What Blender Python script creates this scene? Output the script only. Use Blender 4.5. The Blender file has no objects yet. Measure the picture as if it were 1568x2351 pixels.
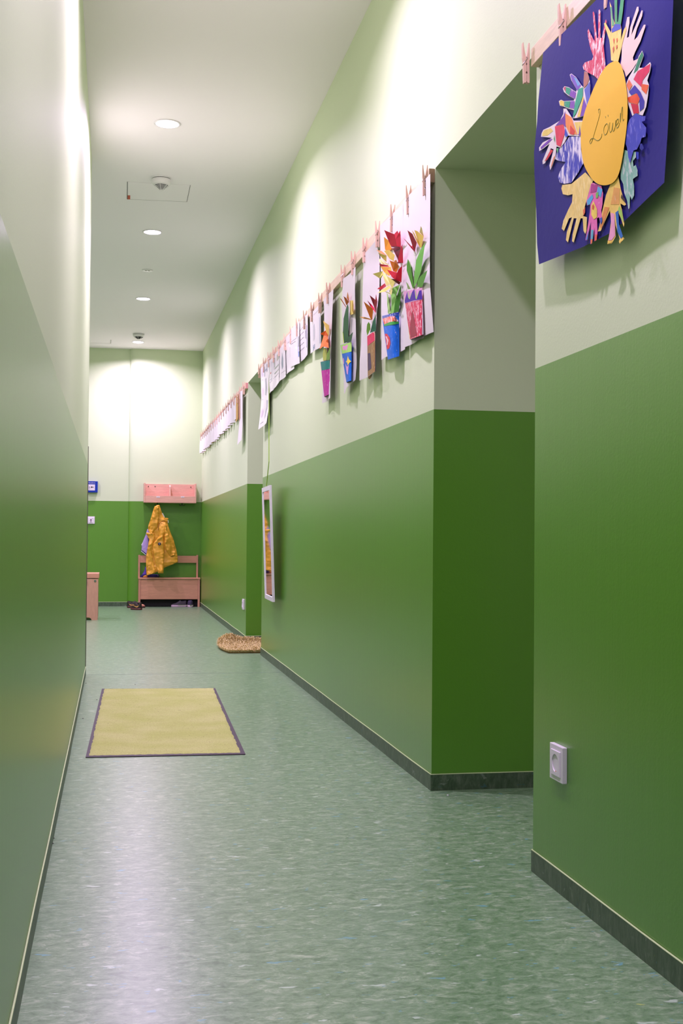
import bpy, bmesh, math, random
from mathutils import Vector, Matrix, noise
from mathutils.geometry import delaunay_2d_cdt
C = bpy.context.scene.collection
random.seed(4)
PI = math.pi

# ------------------------------------------------------------------ camera
FPX, YAW, PITCH, ROLL = 2756.4, .1876, .0226, .0083
CAM = Vector((0, 0, .8008))
cy, sy, cp, sp = math.cos(YAW), math.sin(YAW), math.cos(PITCH), math.sin(PITCH)
FWD = Vector((sy*cp, cy*cp, sp)); _r = Vector((cy, -sy, 0)); _u = _r.cross(FWD)
RIGHT = _r*math.cos(ROLL) + _u*math.sin(ROLL); UP = _u*math.cos(ROLL) - _r*math.sin(ROLL)
cd = bpy.data.cameras.new('camera'); cam = bpy.data.objects.new('camera', cd); C.objects.link(cam)
cam.matrix_world = Matrix(((RIGHT.x, UP.x, -FWD.x, CAM.x), (RIGHT.y, UP.y, -FWD.y, CAM.y), (RIGHT.z, UP.z, -FWD.z, CAM.z), (0, 0, 0, 1)))
cd.sensor_fit = 'HORIZONTAL'; cd.sensor_width = 36; cd.lens = 36*FPX/1568
cd.clip_start = .05
bpy.context.scene.camera = cam
# ------------------------------------------------------------------ world, exposure
w = bpy.data.worlds.new('world'); bpy.context.scene.world = w; w.use_nodes = True
w.node_tree.nodes['Background'].inputs[0].default_value = (.8, .85, .9, 1)
w.node_tree.nodes['Background'].inputs[1].default_value = .02
vs = bpy.context.scene.view_settings
vs.view_transform = 'Standard'; vs.look = 'None'; vs.gamma = 1; vs.use_curve_mapping = False; vs.exposure = 0.2
LAMP_WATTS = 26.5; LAMP_SPREAD = 156; LAMP_COLOR = (1.03, .755, 1.17)   # beam of each recessed downlight

# ------------------------------------------------------------------ room measures (metres)
R = 1.0085; L = -.150; H = 3.0; HP = 1.2213; HN = 2.003; YE = 14.2
N1, N0, F1, F0, YL = 3.733, 2.788, 9.217, 8.238, 7.118
# survey helpers: where the line of sight of a photo pixel meets a real plane of the room
def ray(u, v): return FWD + RIGHT*((u-784)/FPX) - UP*((v-1175.5)/FPX)
def atX(u, v, X): d = ray(u, v); return CAM + d*((X-CAM.x)/d.x)
def atY(u, v, Y): d = ray(u, v); return CAM + d*((Y-CAM.y)/d.y)
def atZ(u, v, Z): d = ray(u, v); return CAM + d*((Z-CAM.z)/d.z)

# ------------------------------------------------------------------ materials
def lin(c):
    f = lambda x: (x/255/12.92) if x/255 <= .04045 else ((x/255+.055)/1.055)**2.4
    return (f(c[0]), f(c[1]), f(c[2]), 1)
class NT:
    def __init__(s, name):
        s.m = bpy.data.materials.new(name); s.m.use_nodes = True; s.t = s.m.node_tree
        s.b = s.t.nodes['Principled BSDF']; s.n = s.t.nodes; s.l = s.t.links
    def node(s, ty, **k):
        n = s.n.new(ty)
        for a, b in k.items(): setattr(n, a, b)
        return n
    def coord(s, scale=(1, 1, 1), kind='Object', rot=(0, 0, 0)):
        t = s.node('ShaderNodeTexCoord'); m = s.node('ShaderNodeMapping')
        m.inputs['Scale'].default_value = scale; m.inputs['Rotation'].default_value = rot
        if kind == 'World':
            g = s.node('ShaderNodeNewGeometry'); s.l.new(g.outputs['Position'], m.inputs[0])
        else: s.l.new(t.outputs[kind], m.inputs[0])
        return m.outputs[0]
    def noise(s, vec, scale, detail=3, rough=.5, dist=0):
        n = s.node('ShaderNodeTexNoise'); s.l.new(vec, n.inputs['Vector'])
        n.inputs['Scale'].default_value = scale; n.inputs['Detail'].default_value = detail
        n.inputs['Roughness'].default_value = rough; n.inputs['Distortion'].default_value = dist
        return n.outputs['Fac']
    def ramp(s, fac, stops):
        r = s.node('ShaderNodeValToRGB'); s.l.new(fac, r.inputs[0]); e = r.color_ramp.elements
        while len(e) < len(stops): e.new(.5)
        for el, (p, c) in zip(e, stops): el.position = p; el.color = c if len(c) == 4 else (*c, 1)
        return r.outputs[0]
    def mix(s, fac, a, b):
        m = s.node('ShaderNodeMix', data_type='RGBA')
        for i, x in ((0, fac), (6, a), (7, b)):
            if hasattr(x, 'is_linked') or hasattr(x, 'links'): s.l.new(x, m.inputs[i])
            else: m.inputs[i].default_value = x
        return m.outputs[2]
    def color(s, x):
        if isinstance(x, tuple): s.b.inputs['Base Color'].default_value = x
        else: s.l.new(x, s.b.inputs['Base Color'])
    def bump(s, h, strength, dist=.001):
        b = s.node('ShaderNodeBump'); b.inputs['Strength'].default_value = strength; b.inputs['Distance'].default_value = dist
        s.l.new(h, b.inputs['Height']); s.l.new(b.outputs[0], s.b.inputs['Normal'])
    def set(s, rough=.5, spec=.5, metal=0):
        s.b.inputs['Roughness'].default_value = rough; s.b.inputs['Specular IOR Level'].default_value = spec
        s.b.inputs['Metallic'].default_value = metal
W1, K0 = (1, 1, 1, 1), (0, 0, 0, 1)
_mc = {}
def plain(rgb, rough=.6, spec=.4, metal=0, grain=0.06, scale=300):
    k = ('p', rgb, rough, spec, metal)
    if k not in _mc:
        t = NT('surface'); c = lin(rgb)
        n = t.noise(t.coord(kind='World'), scale, 2)
        t.color(t.mix(n, tuple(max(0, x*(1-grain)) for x in c[:3])+(1,), tuple(min(1, x*(1+grain)) for x in c[:3])+(1,)))
        t.set(rough, spec, metal); _mc[k] = t.m
    return _mc[k]
def crayon(rgb, base=(236, 232, 236), cover=.62, rot=.5, scale=160, stretch=(1, .3, 1)):
    k = ('c', rgb, base, cover, rot, scale)
    if k not in _mc:
        t = NT('crayon_stroke')
        n = t.noise(t.coord((stretch[0], 1, stretch[1]), 'World', (rot, 0, 0)), scale, 3, .6, .6)
        n2 = t.noise(t.coord(kind='World'), 60, 2)
        f = t.ramp(n, [(max(0, cover-.04), K0), (min(1, cover+.1), W1)])
        c = lin(rgb)
        cc = t.mix(n2, tuple(x*.75 for x in c[:3])+(1,), tuple(min(1, x*1.15) for x in c[:3])+(1,))
        t.color(t.mix(f, cc, lin(base))); t.set(.65, .3); _mc[k] = t.m
    return _mc[k]
def paint(name, rgb, rough, bumpy=.25, roller=False):
    t = NT(name); v = t.coord(kind='World')
    big = t.noise(v, .9, 2); c = lin(rgb)
    t.color(t.mix(big, tuple(x*.96 for x in c[:3])+(1,), tuple(x*1.03 for x in c[:3])+(1,)))
    t.set(rough, .5); h = t.noise(v, 140, 3, .55)
    if roller:      # upright roller streaks in the satin coat
        h2 = t.noise(t.coord((1, 1, .05), 'World'), 26, 3, .6)
        m_ = t.node('ShaderNodeMath', operation='MULTIPLY_ADD'); t.l.new(h2, m_.inputs[0]); m_.inputs[1].default_value = 1.6; t.l.new(h, m_.inputs[2]); h = m_.outputs[0]
    t.bump(h, bumpy, .0012)
    return t.m
M = {}
M['pale'] = paint('pale_green_wall_paint', (205, 221, 183), .6)
M['green'] = paint('grass_green_wall_paint', (85, 145, 30), .4, .3, True)
M['green'].node_tree.nodes['Principled BSDF'].inputs['Coat Weight'].default_value = .75
M['green'].node_tree.nodes['Principled BSDF'].inputs['Coat Roughness'].default_value = .33
M['ceil'] = paint('ceiling_paint', (252, 247, 252), .8, .1)
def lino(name, dark=False):
    t = NT(name)
    v = t.coord((.8, 1.35, 1.25), 'World') if not dark else t.coord((1.3, 1.3, .45), 'World')
    n1 = t.noise(v, 34, 8, .72, .7); n2 = t.noise(v, 95, 4, .7, .4); n3 = t.noise(v, 6, 3, .5)
    k = .36 if dark else 1
    S = lambda r, g, b: tuple(x*k*1.14*q for x, q in zip(lin((r, g, b))[:3], (.97, 1.06, .92)))+(1,)
    a = t.ramp(n1, [(.36, S(60, 92, 58)), (.45, S(92, 122, 88)), (.55, S(124, 147, 120)), (.67, S(180, 188, 172))])
    b = t.ramp(n2, [(.3, S(72, 104, 72)), (.5, S(112, 138, 110)), (.72, S(158, 172, 154))])
    c = t.mix(.36, a, b)
    for sc, rot, lo, hi, col in ((26, 0, .655, .69, (96, 152, 172)), (31, .12, .72, .75, (176, 180, 96)), (22, -.1, .66, .70, (186, 198, 192)), (38, .2, .72, .75, (190, 196, 186))):
        f = t.noise(t.coord((.8, 1.7, 1.1), 'World', (0, 0, rot)), sc, 3, .6, .3)
        c = t.mix(t.ramp(f, [(lo, K0), (hi, (.85, .85, .85, 1))]), c, S(*col))
    t.color(t.mix(t.ramp(n3, [(.3, K0), (.7, (.3, .3, .3, 1))]), c, S(96, 126, 100)))
    t.set(.29 if not dark else .45, .6); t.bump(n2, .12, .0006)
    return t.m
M['floor'] = lino('marbled_green_linoleum'); M['skirt'] = lino('dark_green_linoleum_skirting', True)
M['caulk'] = plain((196, 214, 160), .5)
def wood(name, rgb, axis='Y', rough=.45, dark=.8):
    t = NT(name); sc = {'Y': (9, .8, 9), 'X': (.8, 9, 9), 'Z': (9, 9, .8)}[axis]
    v = t.coord(sc, 'World'); n = t.noise(v, 9, 4, .6, .8); n2 = t.noise(v, 45, 2); c = lin(rgb)
    a = t.mix(t.ramp(n, [(.3, K0), (.7, W1)]), tuple(x*dark for x in c[:3])+(1,), c)
    t.color(t.mix(t.ramp(n2, [(.35, (.3, .3, .3, 1)), (.6, K0)]), a, tuple(x*dark*.9 for x in c[:3])+(1,)))
    t.set(rough, .4); t.bump(n2, .1, .0004); return t.m
M['pine'] = wood('pale_pine', (232, 208, 178)); M['pine_end'] = wood('pine_end_grain', (178, 146, 116), 'Z', .8, .7)
M['pin'] = wood('clothespin_beech', (226, 190, 170), 'Z', .6, .86)
M['beech'] = wood('beech_laminate', (214, 156, 126), 'X'); M['beechv'] = wood('beech_laminate_upright', (214, 154, 128), 'Z')
M['beechp'] = wood('pale_beech_laminate', (236, 184, 164), 'X'); M['beechcab'] = wood('beech_cabinet_side', (206, 160, 132), 'Z')
M['steel'] = plain((170, 172, 178), .25, .5, 1)
M['white'] = plain((232, 226, 236), .35, .5); M['plastic'] = plain((236, 234, 236), .3, .5)
M['black'] = plain((14, 14, 16), .5)
def paper(rgb, rough=.75):
    t = NT('paper'); v = t.coord(kind='World'); c = lin(rgb)
    t.color(t.mix(t.noise(v, 30, 3), tuple(x*.97 for x in c[:3])+(1,), c)); t.set(rough, .25)
    t.bump(t.noise(v, 500, 2), .08, .0003); return t.m
M['sheet'] = paper((214, 210, 212)); M['lam'] = paper((228, 226, 228), .32)
M['lam'].node_tree.nodes['Principled BSDF'].inputs['Coat Weight'].default_value = .12

# ------------------------------------------------------------------ object helpers
def wloc(o):
    v = Vector((0, 0, 0))
    while o: v += Vector(o.location); o = o.parent
    return v
def tag(o, label=None, cat=None, group=None, kind=None):
    for k, x in (('label', label), ('category', cat), ('group', group), ('kind', kind)):
        if x: o[k] = x
    return o
def thing(name, label, cat, loc, group=None):
    o = bpy.data.objects.new(name, None); C.objects.link(o); o.location = loc; o.empty_display_size = .05
    return tag(o, label, cat, group)
def obj(name, V, F, mat, parent=None, smooth=False, label=None, mats=None, fm=None):
    V = [Vector(v) for v in V]
    if parent: off = wloc(parent)
    else:
        xs = [v.x for v in V]; ys = [v.y for v in V]; zs = [v.z for v in V]
        off = Vector(((min(xs)+max(xs))/2, (min(ys)+max(ys))/2, min(zs)))
    me = bpy.data.meshes.new(name); me.from_pydata([v-off for v in V], [], F)
    for m in (mats or [mat]): me.materials.append(m)
    if fm: me.polygons.foreach_set('material_index', fm)
    if smooth: me.polygons.foreach_set('use_smooth', [True]*len(me.polygons))
    me.update()
    o = bpy.data.objects.new(name, me); C.objects.link(o)
    if parent: o.parent = parent
    else: o.location = off
    if label: o['label'] = label
    return o
class MB:
    def __init__(s): s.V = []; s.F = []; s.M = []; s.m = 0
    def add(s, V, F):
        n = len(s.V); s.V += [Vector(v) for v in V]; s.F += [tuple(i+n for i in f) for f in F]; s.M += [s.m]*len(F); return s
    def box(s, a, b, bev=0):
        x0, y0, z0 = [min(p, q) for p, q in zip(a, b)]; x1, y1, z1 = [max(p, q) for p, q in zip(a, b)]
        if bev:
            bm = bmesh.new(); bmesh.ops.create_cube(bm, size=1)
            for v in bm.verts: v.co = Vector(((x0+x1)/2+v.co.x*(x1-x0), (y0+y1)/2+v.co.y*(y1-y0), (z0+z1)/2+v.co.z*(z1-z0)))
            bmesh.ops.bevel(bm, geom=bm.edges[:], offset=bev, segments=2, affect='EDGES', profile=.5)
            s.add([v.co.copy() for v in bm.verts], [[v.index for v in f.verts] for f in bm.faces]); bm.free(); return s
        V = [(x, y, z) for x in (x0, x1) for y in (y0, y1) for z in (z0, z1)]
        return s.add(V, [(0, 1, 3, 2), (4, 6, 7, 5), (0, 4, 5, 1), (2, 3, 7, 6), (0, 2, 6, 4), (1, 5, 7, 3)])
    def lathe(s, c, prof, n=32, axis='Z'):
        V = []; F = []
        for r, z in prof:
            for k in range(n):
                a = 2*PI*k/n; p = (r*math.cos(a), r*math.sin(a), z)
                if axis == 'X': p = (z, r*math.cos(a), r*math.sin(a))
                if axis == 'Y': p = (r*math.cos(a), z, r*math.sin(a))
                V.append(Vector(c)+Vector(p))
        for i in range(len(prof)-1):
            for k in range(n): F.append((i*n+k, i*n+(k+1) % n, (i+1)*n+(k+1) % n, (i+1)*n+k))
        if prof[0][0] > 1e-5: F.append(tuple(range(n-1, -1, -1)))
        if prof[-1][0] > 1e-5: F.append(tuple((len(prof)-1)*n+k for k in range(n)))
        return s.add(V, F)
    def tube(s, pts, r, n=6):
        pts = [Vector(p) for p in pts]; V = []; F = []
        for i, p in enumerate(pts):
            d = (pts[min(i+1, len(pts)-1)]-pts[max(i-1, 0)]).normalized()
            a = d.orthogonal().normalized() if i == 0 else (a - d*a.dot(d)).normalized()
            b = d.cross(a); rr = r[i] if isinstance(r, (list, tuple)) else r
            for k in range(n): V.append(p+a*rr*math.cos(2*PI*k/n)+b*rr*math.sin(2*PI*k/n))
        for i in range(len(pts)-1):
            for k in range(n): F.append((i*n+k, i*n+(k+1) % n, (i+1)*n+(k+1) % n, (i+1)*n+k))
        F.append(tuple(range(n-1, -1, -1))); F.append(tuple((len(pts)-1)*n+k for k in range(n)))
        return s.add(V, F)
    def prism(s, prof, y0, y1):            # profile in XZ, swept along Y
        n = len(prof); V = [(x, y0, z) for x, z in prof]+[(x, y1, z) for x, z in prof]
        return s.add(V, [tuple(range(n)), tuple(range(2*n-1, n-1, -1))]+[(i, i+n, (i+1) % n+n, (i+1) % n) for i in range(n)])
    def build(s, name, mat, parent=None, smooth=False, label=None, mats=None):
        o = obj(name, s.V, s.F, mat, parent, smooth, label, mats, s.M if mats else None)
        bm = bmesh.new(); bm.from_mesh(o.data); bmesh.ops.recalc_face_normals(bm, faces=bm.faces); bm.to_mesh(o.data); bm.free()
        return o
def patch(pts, fn, cell=None):
    """polygon pts (2D) filled with small triangles, every vertex carried to 3D by fn"""
    P = [Vector(p) for p in pts]; xs = [p.x for p in P]; ys = [p.y for p in P]
    extra = []
    if cell:
        E = []
        for i in range(len(P)):
            a, b = P[i], P[(i+1) % len(P)]; k = max(1, int((b-a).length/cell))
            E += [a.lerp(b, j/k) for j in range(k)]
        P = E
        nx = int((max(xs)-min(xs))/cell); ny = int((max(ys)-min(ys))/cell)
        for i in range(1, nx+1):
            for j in range(1, ny+1):
                q = Vector((min(xs)+i*cell, min(ys)+j*cell)); ins = False
                for k in range(len(P)):
                    a, b = P[k], P[k-1]
                    if (a.y > q.y) != (b.y > q.y) and q.x < (b.x-a.x)*(q.y-a.y)/(b.y-a.y)+a.x: ins = not ins
                if ins and min((q-p).length for p in P) > cell*.45: extra.append(q)
    r = delaunay_2d_cdt(P+extra, [], [list(range(len(P)))], 1, 1e-6)
    return [fn(p.x, p.y) for p in r[0]], [tuple(f) for f in r[2]]
def lerp(a, b, t): return a+(b-a)*t
def poly_at(tab, v):                      # piecewise linear x(v) from [(x,v)..]
    if v <= tab[0][1]: return tab[0][0]
    for (x0, v0), (x1, v1) in zip(tab, tab[1:]):
        if v <= v1: return lerp(x0, x1, (v-v0)/(v1-v0+1e-9))
    return tab[-1][0]

# ------------------------------------------------------------------ the setting
def S(o): o['kind'] = 'structure'; return o
XR, XW = 1.62, -2.6
MB().box((XW-.1, -4, -.1), (XR, YE+.2, 0)).build('floor', M['floor'])['kind'] = 'structure'
MB().box((XW-.1, -4, H), (XR, YE+.2, H+.1)).build('ceiling', M['ceil'])['kind'] = 'structure'
def twotone(name, segs):
    m = MB()
    for (x0, y0, z0, x1, y1, z1) in segs:
        if z0 < HP: m.m = 1; m.box((x0, y0, z0), (x1, y1, min(HP, z1)))
        if z1 > HP: m.m = 0; m.box((x0, y0, max(HP, z0)), (x1, y1, z1))
    return S(m.build(name, None, mats=[M['pale'], M['green']]))
twotone('wall_right', [(R, -4, 0, XR, N0, H), (R, N1, 0, XR, F0, H), (R, F1, 0, XR, YE+.1, H),
                       (R, N0, HN, XR, N1, H), (R, F0, HN, XR, F1, H)])
twotone('wall_left', [(XW, -4, 0, L, YL, H)])
twotone('wall_far_left', [(XW-.1, YL, 0, XW, YE+.1, H)])
PX = atY(294.5, 1200, YE-.05).x          # front of the boxed-out right part of the end wall
twotone('wall_back', [(XW-.1, YE, 0, XR, YE+.15, H)])
m = MB()
def pil(z0, z1):
    n = 12; r = .11; pts = [(R+.005, YE+.02), (PX, YE+.02)]
    pts += [(PX+r-r*math.cos(PI/2*k/n), YE-.05+.045-.045*math.sin(PI/2*k/n)) for k in range(n+1)] + [(R+.005, YE-.05)]
    k = len(pts); m.add([(x, y, z0) for x, y in pts]+[(x, y, z1) for x, y in pts],
        [tuple(range(k)), tuple(range(2*k-1, k-1, -1))]+[(i, (i+1) % k, (i+1) % k+k, i+k) for i in range(k)])
m.m = 1; pil(0, HP); m.m = 0; pil(HP, H)
S(m.build('wall_boxing', None, mats=[M['pale'], M['green']]))
YB = YE-.05
twotone('wall_front', [(L-.1, -4.1, 0, XR, -4, H)])
# doors at the back of the two recesses
def door(name, y0, y1):
    d = S(MB().box((XR-.14, y0+.06, 0), (XR-.10, y1-.06, HN-.05)).build(name, plain((190, 186, 176), .4)))
    MB().box((XR-.16, y0, 0), (XR-.08, y0+.06, HN)).box((XR-.16, y1-.06, 0), (XR-.08, y1, HN)).box((XR-.16, y0, HN-.05), (XR-.08, y1, HN)).build('door_frame', plain((150, 156, 150), .4), d)
    MB().tube([(XR-.14, y0+.13, 1.03), (XR-.19, y0+.13, 1.03), (XR-.19, y0+.25, 1.03)], .01, 8).build('door_handle', M['steel'], d)
    MB().box((XR-.08, y0, 0), (XR, y1, HN)).build('door_backing', M['green'], d)
door('door_1', N0, N1); door('door_2', F0, F1)
# skirting, slightly wavy by hand, with its pale bead of sealant on top
def skirt(name, path, h=.05, t=.004):
    pts = []
    for (a, b) in zip(path, path[1:]):
        a, b = Vector(a), Vector(b); n = max(1, int((b-a).length/.12))
        pts += [a.lerp(b, k/n) for k in range(n)]
    pts.append(Vector(path[-1])); m = MB(); bd = []
    V = []; nrm = []
    for i, p in enumerate(pts):
        d0 = (p-pts[i-1]).normalized() if i else (pts[1]-p).normalized()
        d1 = (pts[i+1]-p).normalized() if i < len(pts)-1 else d0
        n0 = Vector((-d0.y, d0.x)); n1 = Vector((-d1.y, d1.x)); n = (n0+n1).normalized(); n = n/max(.5, n.dot(n0))
        e = t*(1+.25*noise.noise(Vector((p.x*3, p.y*3, 1)))); hh = h*(1+.045*noise.noise(Vector((p.x*2.1, p.y*2.1, 5))))
        q = p+n*e
        V += [(p.x, p.y, 0), (q.x, q.y, 0), (q.x, q.y, hh), (p.x, p.y, hh)]; bd.append((p.x+n.x*e*.6, p.y+n.y*e*.6, hh+.0008))
    F = [(0, 1, 2, 3), tuple(len(V)-4+k for k in (3, 2, 1, 0))]
    for i in range(len(pts)-1):
        for k in range(4): F.append((i*4+k, i*4+4+k, i*4+4+(k+1) % 4, i*4+(k+1) % 4))
    m.add(V, F); o = S(m.build(name, M['skirt']))
    MB().tube(bd, .0021, 6).build('sealant_bead', M['caulk'], o, label='pale green sealant bead')
    return o
skirt('baseboard_right', [(R, -3.9), (R, N0), (XR-.17, N0)])
skirt('baseboard_middle', [(XR-.17, N1), (R, N1), (R, F0), (XR-.17, F0)])
skirt('baseboard_far_right', [(XR-.17, F1), (R, F1), (R, YB)])
skirt('baseboard_back', [(R-.004, YB), (PX+.11, YB), (PX+.05, YB+.008), (PX+.02, YB+.02), (PX, YB+.045), (PX, YE), (XW, YE)])
skirt('baseboard_left', [(L, YL), (L, -3.9)])
# corner guard on the end of the left wall
zt = atY(200, 1025, YL).z
S(MB().box((L-.012, YL, .05), (L+.0035, YL+.003, zt)).box((L, YL-.012, .05), (L+.0035, YL+.003, zt)).build('trim_1', plain((96, 92, 80), .45)))
# floor seam at the widening
a = atZ(400, 1549, 0)
S(MB().box((XW, YL+.03, 0), (R, YL+.036, .0006)).build('trim_2', plain((120, 140, 124), .5)))

# ------------------------------------------------------------------ ceiling lamps
em = bpy.data.materials.new('lit_diffuser'); em.use_nodes = True
b = em.node_tree.nodes['Principled BSDF']; b.inputs['Emission Color'].default_value = (*LAMP_COLOR, 1); b.inputs['Emission Strength'].default_value = 12
b.inputs['Base Color'].default_value = (.9, .9, .9, 1)
def lamp(u, v, label, xyz=None):
    p = atZ(u, v, H) if xyz is None else Vector(xyz)
    t = thing('ceiling_downlight', label, 'ceiling light', (p.x, p.y, H), 'round recessed downlights')
    MB().lathe((p.x, p.y, H), [(.060, -.0005), (.071, -.0005), (.071, -.003), (.068, -.0045), (.061, -.0045), (.060, -.003)], 40).build('trim_ring', M['plastic'], t, True)
    prof = [(.060, -.002)]+[(.060*math.cos(PI/2*k/6), -.002-.007*math.sin(PI/2*k/6)) for k in range(1, 6)]+[(.002, -.009)]
    MB().lathe((p.x, p.y, H), prof, 32).build('diffuser', em, t, True, 'glowing white diffuser')
    ld = bpy.data.lights.new('lamp_light', 'AREA'); ld.shape = 'DISK'; ld.size = .1; ld.energy = LAMP_WATTS; ld.color = LAMP_COLOR; ld.spread = math.radians(LAMP_SPREAD)
    lo = bpy.data.objects.new('lamp_light', ld); C.objects.link(lo); lo.parent = t; lo.location = (0, 0, -.010)
lamp(384, 283.5, 'lit round ceiling downlight nearest the viewer, in front of the smoke detector')
lamp(350, 532.5, 'lit round ceiling downlight just beyond the access panel, second in the row')
lamp(329, 685.5, 'lit round ceiling downlight between the flush white disc and the far smoke detector')
lamp(317, 785, 'lit round ceiling downlight nearest the end wall, behind the far smoke detector')
for i, (x, y) in enumerate([(.3, 4.02), (.3, 1.62), (-1.35, 8.6), (-1.35, 12.6), (-1.35, 10.6)]):  # last bay lamp is added, unseen, to brighten the end wall
    lamp(0, 0, ['lit downlight above the near doorway, outside the photo', 'lit downlight over the viewer', 'lit downlight in the side bay, nearer one', 'lit downlight in the side bay, farther one', 'added unseen light in the side bay, middle one, brightening the end wall'][i], (x, y, H))
# smoke detectors
def detector(u, v, r, h, label, dark=False):
    p = atZ(u, v, H); t = thing('smoke_detector', label, 'smoke detector', p)
    c = (p.x, p.y, H); wh = M['plastic']
    MB().lathe(c, [(r*1.04, 0), (r*1.04, -.004), (r*.98, -.006)], 40).build('base', wh, t, True)
    MB().lathe(c, [(r*.96, -.006), (r*.96, -.009)], 40).build('shadow_gap', M['black'], t)
    MB().lathe(c, [(r*.98, -.009), (r, -.012), (r*.97, -h*.42), (r*.86, -h*.54), (r*.76, -h*.56)], 40).build('housing', wh, t, True)
    core = MB().lathe(c, [(r*.78, -h*.55), (r*.74, -h*.57), (r*.14, -h*.945)], 32).build('core', plain((14, 18, 28), .6), t, True, 'dark core behind the grille')
    if not dark:
        for k in range(5):
            f = k/5; r0 = r*lerp(.80, .20, f); z0 = -h*lerp(.56, .93, f)
            MB().lathe(c, [(r0*.88, z0-.001), (r0*.97, z0-.0008), (r0*.95, z0-.0028), (r0*.86, z0-.003)], 32).build('grille_ring', wh, t, True)
    for k in range(6):
        a = k*PI/3+.3; ca, sa = math.cos(a), math.sin(a)
        MB().tube([(p.x+ca*r*.8, p.y+sa*r*.8, H-h*.56), (p.x+ca*r*.2, p.y+sa*r*.2, H-h*.94)], .0016, 5).build('grille_rib', wh, t)
    MB().lathe(c, [(r*.2, -h*.92), (r*.2, -h*.97), (r*.1, -h)], 20).build('cap', wh, t, True)
detector(370.5, 409, .058, .078, 'white cone-shaped smoke detector with dark slots beside the ceiling access panel')
detector(318.5, 766.5, .062, .062, 'small smoke detector with dark grille in front of the farthest downlight', True)
p = atZ(338.5, 620, H)
t = thing('ceiling_disc', 'flat round white disc with two grey inserts, flush in the ceiling', 'sensor', p)
MB().lathe(p, [(.045, 0), (.045, -.004), (.040, -.006), (.002, -.006)], 32).build('plate', M['plastic'], t, True)
for s in (-1, 1): MB().lathe((p.x+s*.012, p.y-.003, H-.006), [(.009, 0), (.009, -.002), (.001, -.002)], 16).build('insert', plain((150, 150, 146), .5), t)
# ceiling access panels
def strip(m, a, b, wd, z0, z1):
    a, b = Vector(a), Vector(b); n = Vector((-(b-a).y, (b-a).x, 0)).normalized()*wd/2
    V = [a-n, a+n, b+n, b-n]; m.add([(v.x, v.y, z0) for v in V]+[(v.x, v.y, z1) for v in V], [(0, 1, 2, 3), (7, 6, 5, 4), (0, 4, 5, 1), (1, 5, 6, 2), (2, 6, 7, 3), (3, 7, 4, 0)])
pc = [atZ(*q, H) for q in ((292, 457), (429, 463), (437, 425), (292.5, 417))]
t = thing('access_panel', 'flush white ceiling access panel with a hairline gap around it', 'access panel', (pc[0]+pc[2])/2)
cx = (pc[0]+pc[2])/2; m = MB(); q = [cx+(p-cx)*.985 for p in pc]
m.add([(v.x, v.y, H-.0004) for v in q]+[(v.x, v.y, H-.0012) for v in q], [(0, 1, 2, 3), (7, 6, 5, 4), (0, 4, 5, 1), (1, 5, 6, 2), (2, 6, 7, 3), (3, 7, 4, 0)]); m.build('panel', M['ceil'], t)
for i, (a, b, wd) in enumerate(((pc[0], pc[3], .003), (pc[1], pc[2], .0022), (pc[0], pc[1], .004))):
    m = MB(); strip(m, a, b, wd, H-.0002, H-.0012); m.build('gap', plain((60, 58, 56) if i < 2 else (140, 136, 132), .8), t)
q = [atZ(*x, H) for x in ((293, 457), (299, 457), (299, 448), (293, 448))]
m = MB(); m.add([(v.x, v.y, H-.0013) for v in q]+[(v.x, v.y, H-.0022) for v in q], [(0, 1, 2, 3), (7, 6, 5, 4), (0, 4, 5, 1), (1, 5, 6, 2), (2, 6, 7, 3), (3, 7, 4, 0)]); m.build('sticker', plain((196, 84, 58)), t, label='small orange red sticker')
t = thing('access_panel', 'second ceiling panel with faint outline near the end wall at left', 'access panel', atZ(220, 784, H))
for a, b in (((205, 787), (254, 788.5)), ((254, 788.5), (254.5, 780)), ((212, 351), (240, 352))):
    if a[1] > 400: m = MB(); strip(m, atZ(*a, H), atZ(*b, H), .012, H-.0002, H-.001); m.build('gap', plain((196, 194, 192), .8), t)

# ------------------------------------------------------------------ battens
RAILX = R-.020; RT, RB = 2.003, 1.958
def rail(y0, y1, label, end):
    t = thing('wall_batten', label, 'batten', (R-.01, y0, RB), 'pine battens along the right wall')
    MB().box((RAILX, y0+.0005, RB), (R-.0004, y1, RT), .0012).build('batten', M['pine'], t)
    MB().box((RAILX+.0008, y0, RB+.0008), (R-.001, y0+.0006, RT-.0008)).build('end_grain', end, t, label='end-grain face')
    return t
pnear = atX(1219, 157, RAILX)
r1 = rail(1.05, pnear.y, 'nearest pine batten, holding the blue poster', M['pine_end'])
rail(N1+.006, atX(592, 850, RAILX).y, 'middle pine batten between the two doorways, holding the tulip pictures', M['pine_end'])
rail(F1+.006, 13.95, 'farthest pine batten, holding a row of small white sheets', plain((214, 150, 146)))
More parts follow.
